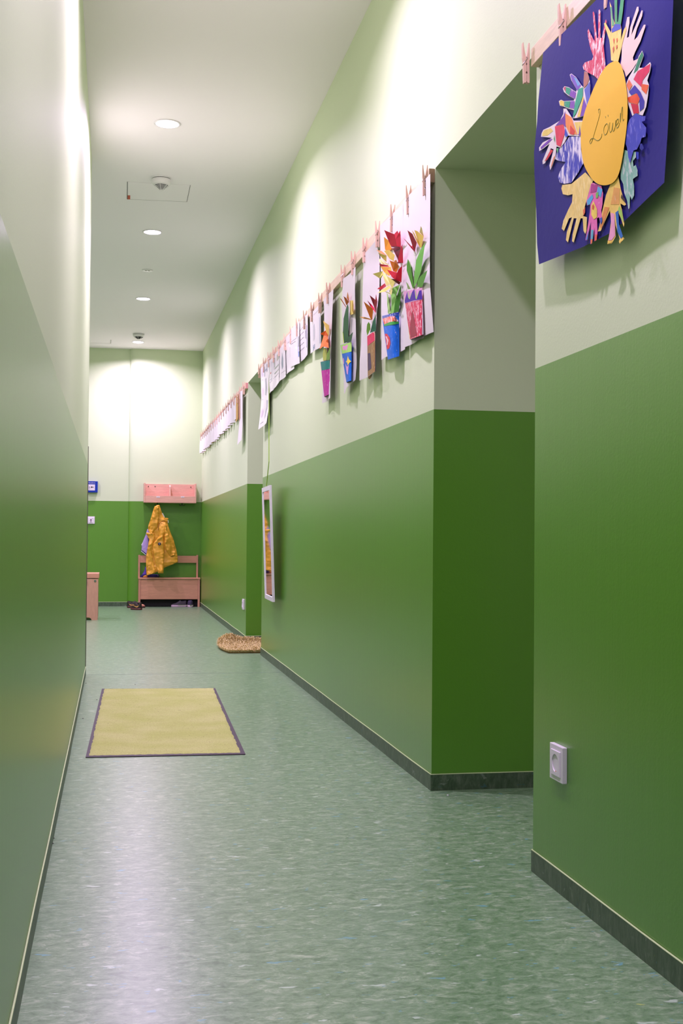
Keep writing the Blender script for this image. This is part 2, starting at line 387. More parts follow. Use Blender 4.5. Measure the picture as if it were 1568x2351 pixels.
# ------------------------------------------------------------------ clothespins
PX0 = RAILX-.0085
def make_pin():
    t = thing('clothespin', 'x', 'clothespin', (0, 0, 0), 'clothespins on the battens')
    for s in (-1, 1):
        prof = [(0, .058), (.0005, .050), (.0012, .046), (.0004, .042), (.0004, .028), (.0022, .026), (.0022, .022), (.0004, .020), (.0004, .004), (.0015, 0), (.0068, -.001), (.0075, .006), (.0075, .052), (.0090, .062), (.0092, .085), (.0088, .0985), (.0070, .100), (.0035, .075)]
        y0 = -.0048+(.0004 if s > 0 else 0)
        MB().prism([(s*x, z) for x, z in prof], y0, y0+.0096).build('prong', M['pin'], t)
    cpts = []
    for k in range(37): a = k*PI/6; cpts.append((.0028*math.cos(a), -.0052+.0104*k/36, .0605+.0028*math.sin(a)))
    sp_ = MB().tube(cpts, .0006, 5); sp_.tube([cpts[0], (-.004, -.0062, .052), (-.0082, -.0062, .046), (-.0084, .004, .0455)], .0007, 5)
    sp_.tube([cpts[-1], (.004, .006, .052), (.0082, .006, .046), (.0084, -.004, .0455)], .0007, 5)
    sp_.build('spring', M['steel'], t)
    for z in (.046, .024): MB().lathe((0, -.0049, z), [(.0016, 0), (.0016, -.0002)], 10, 'Y').build('notch_hole', plain((70, 44, 40)), t)
    return t
pin0 = make_pin(); usedpin = [False]
def pin(u, vtop, label, y=None):
    p = atX(u, vtop, PX0) if y is None else Vector((PX0, y, vtop))
    o = pin0
    if usedpin[0]:
        o = pin0.copy(); C.objects.link(o)
        for ch in pin0.children: c = ch.copy(); C.objects.link(c); c.parent = o
    usedpin[0] = True
    o.location = (PX0, p.y, p.z-.1); o.rotation_euler = (random.uniform(-.05, .05), random.uniform(-.015, .015), random.uniform(-.15, .15))
    o['label'] = label
    return o
pin(1208.5, 98, 'clothespin at the free far end of the nearest batten, gripping nothing')
pin(1292.5, 8, 'clothespin gripping the top left corner of the blue poster')
pin(1396, -92, 'clothespin cut by the top photo edge, above the yellow hand of the blue poster')
mid = [(975.8, 378.7, 'clothespin at the right edge of the sheet with the red zigzag pot'), (938.6, 425, 'clothespin over the dark red flower of the sheet with the red zigzag pot'),
 (900, 470, 'clothespin right above the big red flowers'), (867, 507.8, 'clothespin at the left end of the sheet with the blue pot and many flowers'),
 (837, 546, 'clothespin at the left corner of the sheet with the brown pot'), (810.6, 577, 'clothespin on the right corner of the sheet with the star pot'),
 (786.8, 608, 'clothespin on the left corner of the sheet with the star pot'), (753.5, 648.6, 'clothespin over the sheet with the magenta pot'),
 (734.7, 672.4, 'clothespin on the right corner of the laminated sheet beside the magenta pot sheet'), (716.4, 693.8, 'clothespin on the left corner of the laminated sheet beside the magenta pot sheet'),
 (699.5, 712.7, 'clothespin on the right of the laminated list with five text lines'), (683, 730.6, 'clothespin between the blank-looking laminated sheet and the text list'),
 (668.5, 748.6, 'clothespin mostly behind the left corner of the blank-looking laminated sheet'), (654.7, 765.4, 'clothespin behind the sheet with a bright lamp reflection'),
 (641.4, 780.4, 'clothespin left of the bright lamp reflection on a laminated sheet'), (629.3, 796, 'clothespin over the laminated sheet with grey boxes'),
 (617.7, 808, 'clothespin over the laminated sheet with the red dot'), (606.6, 820.8, 'clothespin over the long sheet with three pink ovals'),
 (595.9, 835, 'last clothespin at the far end of the middle batten, beside the long sheet')]
for u, v, lb in mid: pin(u, v, lb)
ordn = ['first', 'second', 'third', 'fourth', 'fifth', 'sixth', 'seventh', 'eighth', 'ninth', 'tenth', 'eleventh', 'twelfth', 'thirteenth', 'fourteenth', 'fifteenth', 'sixteenth', 'seventeenth', 'eighteenth', 'nineteenth', 'twentieth', 'twenty-first']
farp = [(560, 876), (552, 887.7), (546, 897.5), (538.7, 903), (531.4, 910), (525, 917), (519.8, 924), (514, 931), (509, 938.6), (504, 944.8), (499, 951), (494.5, 956.4), (489.6, 961), (485, 966), (480.7, 970.7), (476.7, 976), (473.2, 980), (469.5, 984), (466.3, 987.7), (462.0, 992), (456, 996.6)]
fary = []
for i, (u, v) in enumerate(farp):
    o = pin(u, v, ['clothespin at the doorway end of the farthest batten, gripping nothing', 'clothespin on the long narrow white sheet of the farthest batten'][i] if i < 2 else
        ('last clothespin of the farthest batten, next to the end wall' if i == 20 else ordn[i]+' clothespin from the doorway end of the farthest batten'))
    fary.append(o.location.y)

# ------------------------------------------------------------------ hanging sheets
class Sheet:
    """a rectangular sheet hanging in the wall's direction; edges given as surveyed polylines, Y fixed, X bends"""
    def __init__(s, left, right, X0, bend=.004):
        s.l, s.r = left, right
        s.yl = atX(*left[0], X0).y; s.yr = atX(*right[0], X0).y
        f = lambda tab, Y: [atY(u, v, Y) for u, v in tab]
        s.L3, s.R3 = f(left, s.yl), f(right, s.yr); s.X0 = X0; s.bend = bend
    def edge(s, P, t):
        z = lerp(P[0].z, P[-1].z, t)
        for a, b in zip(P, P[1:]):
            if z >= b.z: return a.lerp(b, (a.z-z)/(a.z-b.z+1e-9))
        return P[-1].copy()
    def at(s, a, t, off=0):
        p = s.edge(s.L3, t).lerp(s.edge(s.R3, t), a)
        p.x += s.bend*math.sin(a*PI*2+t*3+s.yl*7)*(.3+t)-off
        return p
    def X(s, u, v):
        t = 0
        lz, lb = s.l[0][1], s.l[-1][1]; rz, rb = s.r[0][1], s.r[-1][1]
        a = min(1, max(0, (u-s.l[0][0])/(s.r[0][0]-s.l[0][0])))
        t = min(1, max(0, (v-lerp(lz, rz, a))/(lerp(lb, rb, a)-lerp(lz, rz, a))))
        return s.at(a, t).x
    def on(s, u, v, off): return atX(u, v, s.X(u, v)-off)
    def mesh(s, name, mat, parent=None, na=10, nt=18, notch=None):
        V = [s.at(i/na, j/nt) for j in range(nt+1) for i in range(na+1)]
        if notch:
            for i in range(na+1): V[i].z -= notch*math.sin(PI*i/na)
        F = [(j*(na+1)+i, j*(na+1)+i+1, (j+1)*(na+1)+i+1, (j+1)*(na+1)+i) for j in range(nt) for i in range(na)]
        V2 = [v+Vector((.0004, 0, 0)) for v in V]; n = len(V)
        F2 = [tuple(reversed([i+n for i in f])) for f in F]
        return obj(name, V+V2, F+F2, mat, parent, True)
def TR(ox, oy, sc): return lambda pts: [(ox+x/sc, oy+y/sc) for x, y in pts]
Z1, Z2, Z3, Z4 = TR(800, 500, 11.19), TR(810, 660, 8.253), TR(860, 370, 7.127), TR(720, 590, 6.914)
def cut(name, parent, sh, pts, rgb, off, tip=0, mat=None, cell=None, label=None):
    """cut paper piece; tip: extra stand-off of its first corner from the sheet"""
    cx = sum(p[0] for p in pts)/len(pts); cyy = sum(p[1] for p in pts)/len(pts); t0 = pts[0]
    dm = max(math.dist(t0, q) for q in pts)
    fn = lambda u, v: sh.on(u, v, off+tip*max(0, 1-math.dist((u, v), t0)/dm))
    V, F = patch(pts, fn, cell)
    return obj(name, V, F, mat or plain(rgb, .7, .2), parent, False, label)
def potmap(sh, xl, xr, base, bulge):
    def g(extra):
        def fn(u, v):
            a = min(1, max(0, (u-poly_at(xl, v))/(poly_at(xr, v)-poly_at(xl, v)))); return sh.on(u, v, base+bulge*math.sin(PI*a)+extra)
        return fn
    return g
def pot(parent, sh, body, zones, mat, base=.006, bulge=.016):
    tl, tr_, br, bl = body
    g = potmap(sh, [tl, bl], [tr_, br], base, bulge)
    V, F = patch(body, g(0), 2.5); o = obj('pot', V, F, mat, parent, True)
    for i, (pts, m, lb) in enumerate(zones):
        V, F = patch(pts, g(.0004+.00015*i), 2.5); obj('drawn_patch', V, F, m, o, True, lb)
    return o
def tulip(label, left, right, X0, notch=None, bend=.004):
    sh = Sheet(left, right, X0, bend); b = sh.at(.5, 1)
    t = thing('tulip_picture', label, 'artwork', b, 'tulip pictures on the middle batten')
    sh.mesh('sheet', M['sheet'], t, notch=notch); return sh, t
XS = PX0
G1, G2, G3, G4 = (104, 176, 72), (84, 150, 52), (168, 208, 128), (44, 108, 58)
# -- 1: red pot with purple zigzag
sh, t = tulip('tulip picture nearest the doorway, red scribbled pot under a purple zigzag', [(926, 462), (927, 600), (929, 700), (929.6, 797)], [(987.7, 399), (988.9, 498), (989.3, 650), (994, 728), (995.6, 762)], XS)
for pts, c, tip, nm in [
 ([(537, 1130), (620, 1190), (690, 1335), (655, 1485), (645, 1470)], (140, 28, 36), .02, 'petal'), ([(473, 1262), (485, 1270), (610, 1400), (655, 1485), (600, 1425)], (176, 24, 52), .02, 'petal'),
 ([(600, 1420), (618, 1365), (655, 1485)], (226, 30, 76), 0, 'petal'), ([(757, 1060), (775, 1100), (803, 1230), (735, 1165)], (250, 226, 160), .02, 'petal'),
 ([(608, 1128), (650, 1180), (740, 1380), (745, 1422), (690, 1320)], (240, 178, 60), .02, 'petal'), ([(650, 1128), (700, 1145), (803, 1230), (770, 1400), (745, 1422)], (214, 186, 84), .015, 'petal'),
 ([(652, 1490), (659, 1490), (657, 1720), (651, 1720)], (196, 216, 170), 0, 'stem'),
 ([(512, 1968), (545, 2010), (590, 2090), (548, 2100)], (196, 232, 164), .01, 'leaf'),
 ([(560, 1620), (620, 1750), (645, 2020), (645, 2060), (590, 1780)], G3, .008, 'leaf'), ([(543, 1598), (560, 1630), (600, 1780), (645, 2070), (625, 2085), (545, 1850), (525, 1790), (527, 1700)], G2, .015, 'leaf'),
 ([(820, 1335), (815, 1420), (760, 1800), (690, 1990), (645, 2070), (650, 1850), (680, 1620), (740, 1470)], G1, .02, 'leaf'), ([(865, 1780), (850, 1840), (780, 2060), (692, 2060), (710, 1950), (750, 1880)], G2, .02, 'leaf')]:
    cut(nm, t, sh, Z3(pts), c, .004 if nm != 'petal' else .006, tip)
body = Z2([(960, 80), (1312, 8), (1340, 890), (1085, 985)])
pot(t, sh, body, [(Z2([(962, 80), (1312, 8), (1320, 225), (988, 300)]), crayon((206, 150, 190), cover=.75), 'lilac band'),
 (Z2([(988, 298), (982, 250), (1010, 150), (1030, 80), (1045, 190), (1070, 210), (1120, 90), (1165, 30), (1185, 190), (1205, 215), (1260, 60), (1300, 50), (1318, 222), (1150, 245)]), crayon((70, 24, 150), (150, 120, 200), .72), 'purple zigzag'),
 (Z2([(1040, 80), (1048, 78), (1075, 205), (1110, 100), (1118, 100), (1078, 222), (1062, 215)]), plain((150, 200, 110)), 'green outline'),
 (Z2([(1180, 60), (1188, 60), (1202, 205), (1250, 70), (1258, 66), (1208, 225), (1190, 210)]), plain((150, 200, 110)), 'green outline'),
 (Z2([(1120, 430), (1150, 520), (1210, 900), (1100, 950), (1078, 780)]), plain((150, 20, 48)), 'dark red wedge'),
 (Z2([(1318, 240), (1325, 400), (1340, 885), (1312, 895)]), plain((214, 206, 222)), 'bare white side'),
 (Z2([(1030, 600), (1088, 975), (1078, 980)]), plain((232, 210, 130)), 'yellow edge')], crayon((206, 48, 84), cover=.56, rot=.2))
cut('pot_underside', t, sh, Z2([(1085, 985), (1180, 945), (1342, 892), (1340, 960), (1180, 1010)]), (150, 140, 160), .005)
# -- 2: blue pot, many flowers
sh, t = tulip('tulip picture with a bright blue pot and a heap of red, orange and yellow flowers', [(872.5, 518), (873.3, 640), (873, 760), (874, 826.6)], [(925.5, 468), (926.5, 600), (928, 700), (928, 802)], XS+.0012)
for i, (pts, c, tip, nm, Z) in enumerate([
 ([(645, 110), (665, 120), (720, 490), (668, 500), (650, 300)], G3, .004, 'leaf', Z2), ([(770, 0), (900, -60), (830, 130), (790, 350), (775, 480), (720, 490), (735, 200), (690, 60)], (128, 190, 92), .006, 'leaf', Z2),
 ([(915, -60), (915, 100), (870, 460), (775, 475), (800, 280), (870, 60)], (56, 122, 32), .01, 'leaf', Z2),
 ([(910, 490), (1040, 590), (1110, 800), (1030, 875), (940, 820)], (248, 160, 46), .02, 'petal', Z1), ([(930, 590), (1050, 620), (1110, 800), (1030, 870)], (232, 124, 26), .01, 'petal', Z1),
 ([(915, 315), (1060, 375), (1200, 430), (1260, 750), (1100, 740), (1060, 670)], (178, 10, 40), .03, 'petal', Z1), ([(1260, 330), (1285, 400), (1330, 325), (1340, 440), (1350, 760), (1250, 745), (1210, 560), (1180, 410)], (216, 30, 66), .02, 'petal', Z1),
 ([(1130, 790), (1180, 770), (1340, 770), (1280, 1110), (1240, 1000)], (92, 4, 22), 0, 'petal', Z1), ([(1085, 745), (1150, 725), (1300, 745), (1345, 765), (1200, 768)], (80, 2, 16), .01, 'petal', Z1),
 ([(1385, 680), (1405, 1160), (1270, 1140), (1290, 1000), (1345, 760)], (206, 30, 62), .02, 'petal', Z1), ([(1200, 1170), (1260, 1140), (1405, 1160), (1250, 1176)], (88, 4, 20), .01, 'petal', Z1),
 ([(715, 822), (850, 850), (985, 970), (800, 910)], (250, 186, 140), .02, 'petal', Z1), ([(755, 900), (980, 970), (975, 1140), (880, 1050)], (208, 184, 92), .02, 'petal', Z1),
 ([(915, 850), (1040, 820), (1190, 960), (1160, 1120), (1060, 1060)], (222, 192, 96), .02, 'petal', Z1), ([(780, 1110), (800, 1055), (960, 1200), (850, 1195)], (242, 226, 160), .01, 'petal', Z1),
 ([(800, 1045), (860, 1070), (1100, 1260), (1125, 1300), (960, 1195)], (250, 236, 170), .01, 'petal', Z1), ([(785, 1180), (1040, 1225), (1045, 1260), (830, 1250)], (190, 28, 52), .015, 'petal', Z1),
 ([(820, 1250), (1090, 1270), (1110, 1350), (1050, 1500), (920, 1400)], (244, 176, 70), .01, 'petal', Z1), ([(1230, 1080), (1290, 1240), (1160, 1110)], (250, 180, 120), .01, 'petal', Z1),
 ([(1055, 1095), (1190, 1140), (1300, 1250), (1235, 1405), (1150, 1370)], (222, 118, 26), .02, 'petal', Z1), ([(985, 1330), (1250, 1410), (1280, 1340), (1380, 1225), (1360, 1660), (1200, 1590), (1130, 1540)], (196, 10, 46), .02, 'petal', Z1),
 ([(1090, 1565), (1200, 1580), (1345, 1660), (1300, 1720)], (110, 16, 26), .015, 'petal', Z1), ([(620, 1440), (880, 1370), (900, 1440), (840, 1555), (790, 1550)], (212, 204, 112), .03, 'petal', Z1),  # dark red sliver: shade on the red flower, put into the colour
 ([(880, 1465), (940, 1415), (1070, 1710), (970, 1760)], (246, 230, 150), .01, 'petal', Z1), ([(980, 1490), (1090, 1560), (1190, 1640), (1130, 1830), (1070, 1720)], (214, 202, 110), .01, 'petal', Z1),
 ([(735, 1830), (935, 1680), (970, 1760), (850, 1850)], (146, 20, 32), .02, 'petal', Z1), ([(740, 1935), (860, 1850), (1060, 1730), (1080, 1800), (940, 1900)], (212, 198, 104), .02, 'petal', Z1),
 ([(1085, 1770), (1130, 1860), (1105, 1985), (860, 1860), (1060, 1930)], (250, 236, 160), .01, 'petal', Z1)]):
    cut(nm, t, sh, Z(pts), c, .004+.0009*i, tip)
body = Z2([(553, 540), (878, 468), (880, 1300), (665, 1368)])
ring = lambda cx, cy_, r0, r1: [(cx+r1*math.cos(a*PI/8), cy_+r1*1.15*math.sin(a*PI/8)) for a in range(16)]+[(cx+r1, cy_)]+[(cx+r0*math.cos(-a*PI/8), cy_+r0*1.15*math.sin(-a*PI/8)) for a in range(17)]
pot(t, sh, body, [(Z2([(556, 545), (875, 470), (876, 520), (562, 592)]), crayon((40, 70, 170), cover=.55), 'dark blue rim'),
 (Z2([(562, 592), (700, 550), (790, 545), (870, 640), (592, 700)]), crayon((232, 98, 56), cover=.52, rot=1.3), 'orange band'), (Z2([(592, 700), (700, 655), (780, 640), (872, 650), (872, 684), (594, 735)]), crayon((60, 160, 70), cover=.75), 'green band'),
 (Z2([(606, 875), (650, 880), (700, 950), (712, 1060), (690, 1150), (648, 1180)]), crayon((214, 36, 48), cover=.62), 'red disc'),
 (Z2([(620, 930), (640, 925), (668, 990), (660, 1080), (640, 1100), (645, 1000)]), plain((230, 200, 210)), 'white mark in the disc'),
 (Z2([(773, 590), (790, 568), (815, 572), (832, 600), (826, 640), (800, 655), (775, 640), (768, 610), (778, 612), (786, 634), (802, 642), (818, 630), (820, 604), (808, 584), (792, 582)]), plain((20, 20, 40)), 'black spiral eye'),
 (Z2([(795, 598), (810, 602), (808, 622), (795, 622)]), plain((20, 20, 40)), 'black pupil')], crayon((10, 104, 214), cover=.66, rot=.1), bulge=.012)
# -- 3: brown pot
sh, t = tulip('narrow tulip picture with a brown and gold pot, two pointed flowers', [(834.5, 584), (832, 660), (830.5, 793), (828.3, 822), (828.0, 874)], [(861.5, 552), (871, 590), (870.6, 667), (865, 728), (864.5, 800), (862.5, 853)], XS+.002, notch=.004)
for i, (pts, c, tip, nm) in enumerate([([(440, 120), (465, 270), (425, 240)], (226, 60, 92), .02, 'petal'), ([(318, 145), (400, 210), (465, 270), (435, 480), (400, 360)], (122, 24, 34), .02, 'petal'),
 ([(300, 290), (380, 395), (330, 360)], (250, 160, 90), .01, 'petal'), ([(272, 243), (350, 320), (400, 380), (438, 490), (330, 350)], (222, 36, 84), .02, 'petal'), ([(205, 265), (385, 405), (370, 600), (355, 620), (320, 560)], (186, 104, 30), .02, 'petal'),
 ([(122, 555), (220, 560), (330, 590), (360, 620), (200, 590)], (252, 178, 110), .03, 'petal'), ([(435, 520), (440, 820), (325, 862), (345, 780), (380, 640)], (26, 92, 60), .01, 'leaf'), ([(440, 680), (443, 820), (390, 830)], (30, 128, 100), 0, 'leaf'),
 ([(300, 650), (330, 700), (335, 790), (275, 915), (258, 830), (270, 700)], (150, 200, 100), .01, 'leaf'), ([(300, 652), (332, 700), (322, 760), (290, 730)], (76, 138, 50), .008, 'leaf')]):
    cut(nm, t, sh, Z2(pts), c, .004+.001*i, tip)
pot(t, sh, Z2([(272, 925), (432, 828), (432, 1582), (283, 1690)]), [(Z2([(272, 925), (380, 845), (415, 870), (412, 1000), (278, 1110)]), crayon((206, 44, 84), cover=.7), 'crimson top'),
 (Z2([(345, 870), (432, 828), (432, 1010), (412, 1010), (408, 880), (385, 850)]), plain((196, 150, 130)), 'tan collar'), (Z2([(281, 1250), (330, 1240), (352, 1530), (288, 1580)]), crayon((70, 52, 80), (140, 110, 80), .7), 'dark purple smudge'),
 (Z2([(422, 835), (434, 828), (434, 1585), (420, 1595)]), plain((30, 26, 28)), 'black side')], crayon((142, 112, 66), (196, 166, 110), .6, .1), bulge=.01)
cut('pot_curl', t, sh, Z2([(285, 1690), (375, 1635), (350, 1700), (325, 1735), (300, 1735)]), (112, 86, 44), .008)
# -- 4: star pot
sh, t = tulip('tulip picture with a lime and blue pot bearing a yellow star', [(788, 640), (785.8, 691), (786, 800), (787, 905)], [(817, 612.4), (815.5, 671), (816.6, 742), (816.6, 836), (813, 872)], XS+.001, notch=.004)
for i, (pts, c, tip, nm) in enumerate([([(415, 655), (440, 665), (520, 795), (512, 800)], (246, 140, 84), .03, 'petal'), ([(540, 550), (562, 650), (562, 715), (525, 650)], (250, 166, 104), .02, 'petal'), ([(475, 622), (515, 650), (562, 715), (520, 770)], (200, 104, 48), .02, 'petal'),
 ([(580, 690), (630, 690), (632, 905), (578, 922)], (240, 214, 120), .012, 'petal'), ([(577, 700), (586, 690), (588, 900), (579, 918)], (202, 168, 70), .012, 'petal'), ([(612, 690), (634, 760), (632, 905), (608, 850)], (196, 158, 62), .012, 'petal'),
 ([(585, 922), (592, 922), (574, 1240), (569, 1240)], (170, 164, 140), 0, 'stem'), ([(540, 740), (555, 800), (550, 1300), (530, 1350), (485, 1370), (465, 1200), (475, 980), (510, 830)], (48, 96, 54), .01, 'leaf'),
 ([(545, 800), (555, 820), (552, 1300), (530, 1340)], (86, 130, 86), 0, 'leaf'), ([(625, 1190), (598, 1345), (525, 1355), (550, 1270)], (46, 90, 54), .015, 'leaf'), ([(458, 1180), (468, 1200), (484, 1375), (472, 1378)], (190, 220, 90), 0, 'leaf')]):
    cut(nm, t, sh, Z4(pts), c, .004+.0008*i, tip)
pot(t, sh, Z4([(425, 1400), (602, 1345), (602, 1960), (520, 1988)]), [(Z4([(426, 1402), (602, 1346), (602, 1500), (452, 1537)]), plain((164, 218, 102)), 'lime band'),
 (Z4([(455, 1425), (478, 1408), (500, 1415), (520, 1396), (545, 1396), (535, 1440), (518, 1488), (500, 1462), (484, 1482), (468, 1476)]), plain((226, 150, 206)), 'pink heart'),
 (Z4([(543, 1568), (560, 1622), (597, 1660), (566, 1680), (542, 1722), (532, 1675), (512, 1668), (530, 1640)]), plain((240, 214, 70)), 'yellow star'), (Z4([(503, 1688), (530, 1745), (557, 1712), (542, 1868), (525, 1850)]), plain((214, 150, 214)), 'lilac v shape'),
 (Z4([(466, 1600), (482, 1615), (484, 1690), (474, 1700)]), plain((214, 150, 214)), 'lilac dab')], crayon((8, 102, 206), (40, 130, 220), .7), bulge=.01)
cut('pot_underside', t, sh, Z4([(520, 1988), (602, 1960), (575, 1985), (535, 1996)]), (50, 60, 44), .006)
# -- 5: magenta pot
sh, t = tulip('narrowest tulip picture with a magenta pot, teal rim and orange flower', [(741.7, 688), (743.9, 708.6), (744, 800), (743, 880), (741.7, 926)], [(764.8, 663.8), (763, 705.7), (761, 778), (761, 850), (760.3, 914)], XS+.001)
for i, (pts, c, tip, nm) in enumerate([([(148, 1010), (185, 1040), (245, 1085), (242, 1240), (218, 1290), (190, 1150)], (244, 204, 110), .025, 'petal'), ([(232, 1085), (246, 1085), (244, 1230), (234, 1260)], (200, 150, 60), .01, 'petal'),
 ([(160, 1440), (210, 1450), (215, 1520), (200, 1640), (150, 1650), (145, 1540)], (178, 186, 90), .006, 'leaf'), ([(160, 1445), (208, 1452), (214, 1510), (160, 1500)], (140, 144, 50), .006, 'leaf'), ([(265, 1420), (257, 1632), (195, 1642), (215, 1530)], (118, 158, 68), .012, 'leaf'),
 ([(105, 1220), (205, 1158), (225, 1255), (160, 1250)], (206, 88, 26), .03, 'petal'), ([(95, 1462), (160, 1250), (225, 1260), (240, 1442), (150, 1420)], (238, 116, 40), .03, 'petal'), ([(210, 1315), (226, 1300), (240, 1442), (150, 1420)], (226, 98, 30), .01, 'petal')]):
    cut(nm, t, sh, Z4(pts), c, .004+.001*i, tip)
pot(t, sh, Z4([(108, 1665), (257, 1633), (260, 2172), (168, 2218)]), [(Z4([(109, 1667), (257, 1634), (258, 1772), (128, 1803)]), crayon((14, 122, 112), cover=.7), 'teal rim'),
 (Z4([(248, 1980), (260, 1975), (260, 2165), (240, 2180)]), plain((220, 210, 224)), 'bare white corner')], crayon((186, 20, 150), cover=.66), bulge=.008)
cut('pot_underside', t, sh, Z4([(168, 2218), (258, 2176), (240, 2208), (190, 2228)]), (120, 96, 120), .005)

# -- laminated sheets with faint prints
def lam(label, left, right, off, prints, rc=0):
    sh = Sheet(left, right, XS+off, .0016); b = sh.at(.5, 1)
    t = thing('laminated_sheet', label, 'paper sheet', b, 'laminated sheets on the middle batten')
    sh.mesh('sheet', M['lam'], t)
    for k, (pts, rgb, nm) in enumerate(prints):
        V, F = patch(pts, lambda a, tt: sh.at(a, tt, .0003+.00005*k), .1); obj(nm, V, F, plain(rgb, .3), t)
    return sh
def textline(t, a0, a1, h=.012, slope=0):
    out = []; a = a0
    while a < a1:
        w_ = random.uniform(.05, .13); out.append(([(a, t), (min(a1, a+w_), t), (min(a1, a+w_), t+h), (a, t+h)], (104, 100, 120), 'text_line')); a += w_+.03
    return out
def rect(a0, t0, a1, t1, rgb, nm='printed_box'): return ([(a0, t0), (a1, t0), (a1, t1), (a0, t1)], rgb, nm)
def oval(a, t, ra, rt, rgb, nm='printed_oval'): return ([(a+ra*math.cos(k*PI/8), t+rt*math.sin(k*PI/8)) for k in range(16)], rgb, nm)
lam('laminated sheet beside the magenta pot picture, with a tall grey tower drawing', [(711.6, 722), (712, 811.8)], [(736, 696), (736.4, 740), (736, 797)], .002,
    textline(.10, .35, .95)+[([(.28, .36), (.4, .33), (.47, .5), (.46, .72), (.3, .74), (.27, .5)], (188, 192, 196), 'printed_drawing'), rect(.3, .84, .36, .98, (130, 150, 176)), rect(.44, .84, .49, .96, (130, 150, 176)), rect(.3, .9, .49, .93, (130, 150, 176)), rect(.88, .3, .95, .9, (186, 190, 204))])
lam('laminated list with five slanting lines of small text', [(684.2, 746), (686.3, 800), (688, 834)], [(706, 719), (706.6, 780), (706.8, 814)], .0015,
    sum([textline(.2+.13*k, .08, .6 if k else .8) for k in range(5)], [])+[rect(.86, .25, .92, .8, (178, 178, 206)), rect(.74, .35, .8, .55, (168, 168, 190))])
lam('laminated sheet almost blank but for two text lines and a blue peg drawing', [(666.4, 758), (666.8, 842.4)], [(687.5, 736), (688, 834)], -.001,
    textline(.34, .1, .72)+textline(.40, .1, .6)+[rect(.86, .36, .97, .60, (150, 158, 168)), rect(.84, .6, .95, .72, (196, 196, 232)), rect(.90, .72, .99, .84, (120, 146, 208))])
lam('laminated sheet with a thin vertical dark line, behind the nearly blank one', [(653.6, 777), (655.4, 830), (656.4, 860.6)], [(675, 755), (674.6, 846)], .004, textline(.2, .3, .5)+[([(.62, .2), (.7, .22), (.66, .5), (.6, .66), (.58, .4)], (120, 124, 130), 'printed_drawing')])
lam('laminated sheet with a grey leaf drawing and a lamp reflection', [(641.8, 801), (641.4, 876)], [(654, 784), (656.2, 864)], .001, [([(.5, .2), (.66, .42), (.62, .66), (.48, .72), (.36, .5)], (132, 146, 156), 'printed_drawing')]+textline(.8, .35, .9))
lam('laminated sheet with stacked grey boxes', [(628.5, 816), (627.6, 894)], [(641.4, 801), (641, 878)], .002, [rect(.12, .12, .3, .4, (166, 176, 166)), rect(.55, .1, .95, .28, (176, 176, 162)), rect(.2, .42, .9, .46, (150, 164, 150)), rect(.2, .56, .9, .6, (150, 164, 150)), rect(.2, .68, .9, .7, (140, 140, 150))])
lam('laminated sheet with a small red dot and grey bars', [(616.5, 829), (617, 904)], [(628.3, 819), (627.8, 895)], .001, [rect(.15, .1, .3, .55, (190, 196, 190)), rect(.6, .1, .74, .7, (150, 160, 176)), oval(.42, .42, .1, .03, (220, 110, 110), 'red_dot'), rect(.2, .6, .6, .62, (140, 146, 170)), rect(.2, .68, .6, .70, (140, 146, 170))])
o8 = [(598.3, 846), (598.8, 883.8), (599.4, 917), (597.7, 945.8), (593.3, 987)]
lam('long hanging sheet with three pink ovals and bluish figures', o8, [(616, 827), (617, 895), (616.5, 940), (612, 971)], -.001,
    [oval(.25, .10, .15, .075, (206, 190, 220)), oval(.25, .42, .15, .075, (212, 190, 214)), oval(.27, .76, .15, .075, (206, 184, 212)), rect(.2, .21, .3, .225, (150, 140, 160)), rect(.2, .53, .3, .545, (150, 140, 160)),
     rect(.5, .04, .58, .2, (130, 140, 164)), rect(.78, .04, .86, .16, (130, 140, 164)), rect(.55, .1, .8, .13, (150, 158, 176)), ([(.6, .25), (.72, .24), (.78, .42), (.68, .52), (.55, .5), (.6, .4)], (158, 164, 176), 'printed_figure'),
     ([(.85, .62), (.92, .62), (.7, .86), (.6, .9), (.62, .8), (.72, .7), (.74, .6)], (160, 160, 186), 'printed_figure'), rect(.2, .92, .5, .93, (140, 140, 160))])

# -- sheets on the far batten
white2, cream2, gold, brown = paper((228, 228, 224)), paper((230, 216, 186)), paper((196, 160, 84)), paper((186, 138, 112))
for i in range(3, 20):
    y = fary[i]; wd = random.uniform(.088, .1); sw = random.uniform(.002, .026); zb = 1.782+random.uniform(-.008, .008)
    t = thing('small_sheet', ordn[i-3]+' small white sheet from the doorway end of the farthest batten', 'paper sheet', (PX0, y, zb), 'small sheets on the farthest batten')
    for k, (mt, dx, lb) in enumerate(((white2, 0, None), (cream2 if i % 3 else gold, .0035, 'cream backing sheet') )):
        V = []; n = 8
        for j in range(n+1):
            for a in range(5):
                aa = a/4*2-1; tt = j/n
                V.append((PX0+dx+(sw*aa+.012*aa*aa*tt)*(tt+.15)+k*.006*tt, y-aa*wd+k*.006, lerp(1.965, zb-.004*k, tt)))
        F = [(j*5+a, j*5+a+1, j*5+a+6, j*5+a+5) for j in range(n) for a in range(4)]
        obj('front_page' if k == 0 else 'back_page', V, F, mt, t, True, lb)
def farsheet(label, u0, u1, v0, v1, mt, off, curl=0):
    l = [(u0, v0), (u0, lerp(v0, v1, .6)), (u0-curl, v1)]; r = [(u1, v0-4), (u1, lerp(v0, v1, .6)), (u1-curl*.5, v1-12)]
    sh = Sheet(l, r, PX0+off, .001); o = sh.mesh('hanging_strip', mt); tag(o, label, 'paper sheet')
farsheet('long white sheet with a curled foot at the doorway end of the farthest batten', 549.3, 556.8, 900, 1022, white2, -.002, 5)
